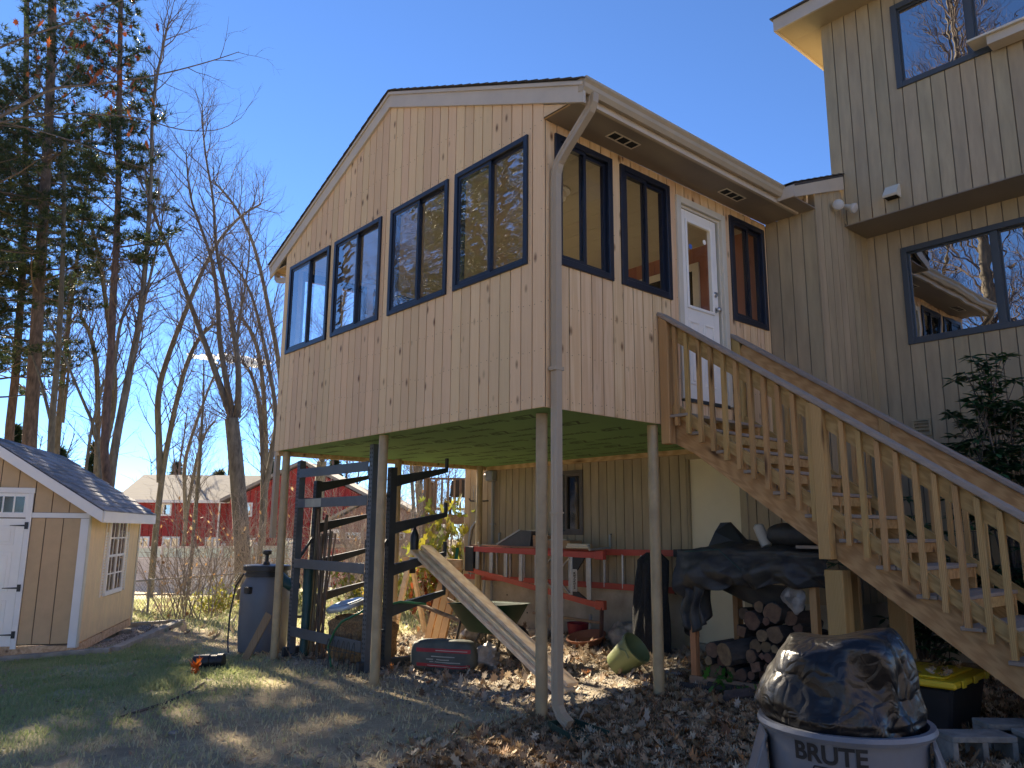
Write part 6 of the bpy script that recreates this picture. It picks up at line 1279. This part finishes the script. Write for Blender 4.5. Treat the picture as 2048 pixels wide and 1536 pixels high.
def pine(key, label, zlo, zhi, Lm, seed, dens=1.0, group='tall pines behind the shed', low=0, size=(.13,.24)):
    rnd = random.Random(seed); pts = [Vector(p) for p in TREES[key][0][0]]; r0, r1 = TREES[key][0][1]; g = gz(pts[0].x,pts[0].y); o = thing('pine_tree', label, 'tree', (pts[0].x,pts[0].y,g), group)
    if pts[0].z > g: pts = [Vector((pts[0].x,pts[0].y,g-.2))]+pts
    tk = MB(); n_ = len(pts); tk.tube(pts,[r0+(r1-r0)*j/(n_-1) for j in range(n_)],10); br = MB(); C = []; D = []; z = zlo
    def axis(z_):
        for a, b in zip(pts[:-1], pts[1:]):
            if a.z <= z_ <= b.z: return a.lerp(b,(z_-a.z)/(b.z-a.z))
        return pts[-1].copy()
    while z < zhi:
        f = (z-zlo)/(zhi-zlo); Lz = Lm*(.75+.5*f if f < .3 else 1.05-.75*f); a0 = rnd.uniform(0,6.28); nb = rnd.randint(3,5)
        for i in range(nb):
            a = a0+6.283*i/nb+rnd.gauss(0,.25); d = Vector((math.cos(a),math.sin(a),rnd.uniform(-.12,.22))).normalized(); L = Lz*rnd.uniform(.35,1.3); w_ = wobble(axis(z+rnd.uniform(-.1,.1)), d, L, rnd, 6, .035, .09)
            br.tube(w_,[.035*(1-.85*j/6)*min(1,L/2.5)+.003 for j in range(7)],5,False); ns = int(L*5.2*dens)
            for s in range(ns):
                t = .28+.72*(s+rnd.random())/ns; p, dd = polyat(w_, min(t,.999)); side = Vector((-dd.y,dd.x,0))*(1 if s % 2 else -1); q = (dd*.65+side*.75+Vector((0,0,rnd.uniform(-.1,.25)))).normalized(); l2 = rnd.uniform(.25,.8)*(1.2-.6*t)*min(1,L/2.2)
                e = p+q*l2; br.tube([p,e],[.007,.003],3,False)
                for k in range(int(3+3*dens)): tt = rnd.uniform(.25,1.05); C.append(p.lerp(e,tt)+Vector((rnd.gauss(0,.05),rnd.gauss(0,.05),rnd.gauss(0,.04)))); D.append(q+Vector((0,0,.35)))
        z += rnd.uniform(.38,.62)/max(.6,dens**.5)
    tk.build('trunk', M['pbark'], o, smooth=True); br.build('branches', M['twig'], o, kind='stuff'); tufts('foliage', C, D, size, o, M['needle'], kind='stuff'); return o
tE = bare_tree('E','bare tree splitting into several tall limbs left of the sunroom',seed=3, Ls=(2.4,1.05,.5), dens=(3.8,5.0,6), t0=.85)
tF = bare_tree('F','slender bare tree with two leaning stems close to the left sunroom post',seed=5, Ls=(2.1,1.0,.45), dens=(3.6,4.8,6))
tD = bare_tree('D','bare tree leaning right with a bent side limb, behind the shed roof',seed=6, Ls=(2.4,1.0,.45), dens=(3.4,4.6,6))
tB = bare_tree('B','thin forked tree between the thick pine trunk and the straight trunk',seed=7, Ls=(1.6,.8,.4), dens=(1.6,3.0,5))
tK = bare_tree('K','small crooked tree leaning over the shed roof',seed=8, Ls=(1.5,.8,.4), dens=(2.2,3.5,5))
tC = pine('C','tall straight trunk with sparse pine foliage high up, above the shed roof',8.6,17,1.8,11,1.2)
tA = pine('A','thick brown pine trunk with dense dark foliage left of the straight trunk',8.6,19.5,3.2,12,1.15)
tA2 = pine('A2','pine with a slim grey trunk at the left edge',6.5,18,3.2,13,1.1)
tH2 = pine('H2','dense pine standing left of the slim grey pine trunk',5.5,17,3.4,15,.9)
tH = pine('H','tall pine beyond the shed whose crown reaches over the lawn',6.5,18,3.4,16,.7)
tN = bare_tree('N','near tree whose long dark branches reach in from the left',seed=9, Ls=(1.0,.5,.25), dens=(2.2,4,6), t0=.4, bark=M['bark'])
rnd = random.Random(31); P = []; REDL = [(-8.27, -2.18, 9.19), (-8.11, -1.96, 9.05), (-7.97, -1.76, 8.93), (-7.92, -1.64, 8.7), (-7.93, -1.58, 8.43), (-8.18, -1.89, 8.5), (-8.45, -2.45, 9.36)]
for pts, rr in TREES['N'][1:3]:
    for _ in range(16): p, d = polyat([Vector(q) for q in pts], rnd.uniform(.3,.62)); P.append(p+Vector((rnd.gauss(0,.12),rnd.gauss(0,.12),rnd.gauss(.1,.2))))
for c in REDL:
    for _ in range(15): P.append(Vector(c)+Vector((rnd.gauss(0,.25),rnd.gauss(0,.25),rnd.gauss(0,.45))))
lf = leaves('hanging_leaves', np.array([tuple(p) for p in P]), (.06,.11), M['redleaf'], tilt=1.0, kind='stuff'); lf.parent = tN; lf.location = lf.location-tN.location
# brush: bare shrubs and yellow bushes, a few built and copied
def brush(label, name, base, h, w, ns, seed, leafm=None, nl=0, lsize=(.05,.09), group=None, m=None, dens=(3,5)):
    rnd = random.Random(seed); base = Vector(base); o = thing(name, label, 'shrub', base, group); st = MB(); L = []
    for i in range(ns):
        a = rnd.uniform(0,6.28); d = Vector((math.cos(a)*rnd.uniform(.1,.75)*w/h*1.6,math.sin(a)*rnd.uniform(.1,.75)*w/h*1.6,1)).normalized(); w_ = wobble(base+Vector((rnd.gauss(0,w*.15),rnd.gauss(0,w*.15),-.05)), d, h*rnd.uniform(.6,1.1), rnd, 6, -.02, .12)
        st.tube(w_,[.011*(1-.8*j/6)+.002 for j in range(7)],4,False); twigs(st, w_, .01, .003, 0, rnd, (h*.32,h*.16), dens, .03, .2)
        for _ in range(nl//ns): p, dd = polyat(w_, rnd.uniform(.3,1)); L.append(tuple(p+Vector((rnd.gauss(0,h*.10),rnd.gauss(0,h*.10),rnd.gauss(0,h*.08)))))
    st.build('stems', m or M['brushtwig'], o, kind='stuff')
    if nl: lf = leaves('foliage', np.array(L), lsize, leafm, tilt=.8, kind='stuff'); lf.parent = o; lf.location = lf.location-base
    return o
M['brushtwig'] = mat('pale_brush_twigs', (.38,.31,.245), .9, .25, 5, rand=.2)
b1 = brush('tangled leafless brush in the gap between the shed and the barrel','brush',(-12.9,1.9,-.55),2.9,1.8,20,1,M['tanleaf'],70,group='bare brush along the yard edge')
b2 = brush('leafless shrub with arching pale twigs by the chain link fence','brush',(-15.0,3.4,-.75),3.6,2.2,20,2,M['tanleaf'],40,group='bare brush along the yard edge')
spots = [(-13.6,3.6),(-16.5,6.0),(-17.5,8.5),(-19.0,11.0),(-14.8,7.2),(-16.0,2.4),(-21.0,9.5),(-22.5,13.0),(-18.2,13.5),(-12.6,6.9),(-25,16),(-21,16.5),(-16.2,10.8),(-14.0,10.0),(-12.3,9.4)]
for i, (x, y) in enumerate(spots): copytree(b1 if i % 2 else b2, None, (x,y,gz(x,y)-.02), i*1.7, .85+.08*(i % 5), label='bare tan shrub in the thicket beyond the yard', group='shrubs of the thicket beyond the yard')
yb = brush('yellow green leafy bush behind the sawhorse','yellow_bush',(-10.4,4.6,-.35),1.1,.9,18,5,M['yleaf'],420,(.07,.12),'yellow leaved bushes beyond the rack')
hy = brush('tall bush with large yellow green leaves at the house corner','hydrangea',(-6.15,3.55,.05),1.75,.75,16,6,M['yleaf'],340,(.12,.2),'yellow leaved bushes beyond the rack')
for i, (x, y, s, lab) in enumerate(((-12.0,3.4,.9,'low yellow bush seen past the left end of the rack'),(-11.2,6.4,1.2,'yellow bush seen between the rack uprights'),(-8.3,4.6,1.0,'yellow bush under the back deck'),(-13.8,2.6,.7,'small yellow bush at the foot of the bare brush'),(-7.2,4.3,.8,'yellow bush just left of the tall one at the house corner'))):
    copytree(yb, None, (x,y,gz(x,y)-.02), i*1.3, s, label=lab)
# orange-brown dead stalks under the hydrangea
brush('rusty brown flower stalks below the tall yellow bush','dead_stalks',(-6.0,3.15,.05),.9,.6,16,8,M['redleaf'],160,(.06,.11))
# far woods and conifers
def farwood():
    rnd = random.Random(77); tw = MB(); C = []; D = []
    for i in range(120):
        r = rnd.uniform(55,110); az = math.radians(rnd.uniform(-118,-28)); x, y = 4.5+r*math.sin(az), -4.2+r*math.cos(az); h = rnd.uniform(8,14)
        w_ = wobble(Vector((x,y,-2.4)), Vector((rnd.gauss(0,.06),rnd.gauss(0,.06),1)).normalized(), h, rnd, 6, .05, .06); tw.tube(w_,[.16*(1-.8*j/6) for j in range(7)],5,False)
        for k in range(26):
            p, d = polyat(w_, rnd.uniform(.25,.99)); q = (d*.7+ortho(d,rnd)*.8).normalized(); e = wobble(p,q,rnd.uniform(1,3),rnd,3,.12,.15); tw.tube(e,[.035,.025,.016,.008],3,False)
            for _ in range(4): pp, dd = polyat(e, rnd.uniform(.3,1)); tw.tube(wobble(pp,(dd+ortho(dd,rnd)*.8).normalized(),rnd.uniform(.5,1.2),rnd,2,.1,.1),[.014,.01,.006],3,False)
    tw.build('far_woods', M['twig'], None, kind='stuff', label='far bare woods behind the red house', category='woods')
farwood()
def conifer(label, x, y, h, seed):
    rnd = random.Random(seed); o = thing('conifer', label, 'tree', (x,y,gz(x,y)), 'distant conifers behind the red house'); z0 = gz(x,y); MB().tube([(x,y,z0),(x,y,z0+h)],[.18,.02],6).build('trunk', M['pbark'], o); C = []; D = []
    for k in range(900):
        f = rnd.random()**.8; R = (1-f)*h*.24*rnd.uniform(.3,1); a = rnd.uniform(0,6.28); C.append((x+R*math.cos(a),y+R*math.sin(a),z0+h*(.15+.83*f)-R*.25)); D.append((math.cos(a),math.sin(a),-.1))
    tufts('foliage', C, D, (.35,.7), o, M['needle'], 6, .05, kind='stuff')
for i, (az, r, h, lab) in enumerate(((-77.5,70,10.5,'dark conifer above the barn roof at its left end'),(-72.5,75,9.5,'dark conifer above the middle of the barn roof'),(-69.8,66,8.2,'small conifer above the barn roof near the bare tree'),(-79.5,60,9,'conifer seen over the shed roof edge'),(-66.5,72,9.8,'conifer beyond the barn gable behind the left post'),(-62,60,9,'conifer seen between the posts beyond the brown house'),(-82,66,11,'dark conifer low behind the shed roof'))):
    a = math.radians(az); conifer(lab, 4.5+r*math.sin(a), -4.2+r*math.cos(a), h, 40+i)
# more trunks behind: copies set farther back
for src, x, y, rz, s_, lab in ((tF,-25.5,2.6,1.1,1.2,'bare tree standing well behind the pine trunks, above the shed'),(tD,-29.5,2.0,2.4,1.15,'leaning bare tree far behind the thick pine trunk'),(tF,-33.6,8.4,4.0,1.0,'bare tree farther back between the leaning tree and the many limbed tree'),(tF,-27.0,9.4,.6,1.4,'bare tree just left of the many limbed tree, farther back'),(tF,-26.5,5.0,3.5,1.3,'thin bare tree behind the leaning tree'),(tF,-28.0,6.9,5.2,.8,'slender pale bare tree right of the leaning tree'),(tA2,-27.0,-1.5,.9,1.0,'pine behind the thick pine trunk'),(tE,-27.5,12.0,2.0,1.0,'bare tree seen over the barn gable'),(tE,-24,15.5,1.0,.8,'bare tree behind the brown house brush'),(tD,-21.5,13.2,3.0,.7,'small bare tree seen between the rack uprights')):
    copytree(src, None, (x,y,gz(x,y)), rz, s_, label=lab)
# trees across the yard, behind the viewer: seen in the window panes
for i, (src, x, y, rz, s) in enumerate(((tE,-17,-13,.4,1.0),(tA,-24,-15,1.2,.95),(tD,-14,-17,2.2,1.1),(tE,-28,-21,.3,1.0),(tE,-9,-20,3.0,1.1),(tF,-4,-24,2.0,1.2),(tD,-3,-16,4.0,1.1),(tE,-30,-11,5,1.0),(tA,-13,-27,.7,1.0),(tF,-20,-19,1.0,1.1),(tE,3,-22,1.9,1.15),(tD,8,-27,2.9,1.0),(tD,11,-19,.9,1.1),(tE,-21,-9.5,2,.9),(tD,-25,-17,3.3,1.0),(tE,-19,-15.5,4.4,1.1),(tA,-16,-11.5,2.6,.8),(tE,-33,-18,1.5,1.2),(tD,-11,-13.5,1.1,1.0),(tE,-36,-25,2.7,1.2),(tE,-6,-18,5.5,1.1),(tA,1,-19,.2,.9),(tE,-15,-22,.9,1.2))):
    copytree(src, None, (x,y,gz(x,y)), rz, s, label='tall tree across the yard reflected in the window panes', group='trees across the yard')
rt = random.Random(91)
for i in range(30):                                                   # unseen thicket added to bounce warm sunlight back onto the walls
    x, y = ((rt.uniform(14,20), -15+i*1.25) if i < 18 else (rt.uniform(-26,12), rt.uniform(-21,-17)))
    copytree(b1 if i % 2 else b2, None, (x,y,gz(x,y)-.02), i*1.9, rt.uniform(1.8,2.8), label='tall bare shrub added out of view to bounce sunlight', group='unseen thicket added for bounced light')
for x, y, rz_, s_ in ((-3.6,-13.5,.5,1.6),(-.5,-15.5,2.4,1.7),(-6.5,-12.5,4.2,1.5)): copytree(tE, None, (x,y,gz(x,y)), rz_, s_, label='tall tree across the yard reflected in the window panes', group='trees across the yard')
copytree(tA, None, (-12.8,-9.6,gz(-12.8,-9.6)), 2.0, .8, label='tall tree across the yard reflected in the window panes', group='trees across the yard')
# small white cloud low between the trunks
m_, t_, n_, l_, b_ = nodes('cloud_white'); n_.remove(b_); df = n_.new('ShaderNodeBsdfDiffuse'); tl = n_.new('ShaderNodeBsdfTranslucent'); tp = n_.new('ShaderNodeBsdfTransparent'); mx = n_.new('ShaderNodeMixShader'); m2 = n_.new('ShaderNodeMixShader'); lw_ = n_.new('ShaderNodeLayerWeight'); lw_.inputs[0].default_value = .2
for q in (df, tl): q.inputs[0].default_value = (.95,.95,.95,1)
l_.new(df.outputs[0], mx.inputs[1]); l_.new(tl.outputs[0], mx.inputs[2]); mx.inputs[0].default_value = .9
l_.new(lw_.outputs['Facing'], m2.inputs[0]); l_.new(mx.outputs[0], m2.inputs[1]); l_.new(tp.outputs[0], m2.inputs[2]); l_.new(m2.outputs[0], n_['Material Output'].inputs[0])
cb = MB(); rnd = random.Random(5)
for i in range(26):
    f = rnd.uniform(-1,1); c = Vector((-868+f*17,331+f*26,196-abs(f)*3+rnd.gauss(0,2.2)-f*2)); r = rnd.uniform(4,8)*(1.1-.5*abs(f))
    cb.add(*[(lambda g_: (g_.v, g_.f))(blob(c,(r*.8,r*1.3,r*.55),1.0,20,12,r*.25,.15))][0])
for i in range(5): cb.add(*[(lambda g_: (g_.v, g_.f))(blob(Vector((-898+rnd.gauss(0,4),293+rnd.gauss(0,5),198+rnd.gauss(0,1))),(3,5,2),1.0,14,8,1.0,.2))][0])
cb.build('cloud', m_, None, smooth='all', loc=(-870,330,196), kind='structure')
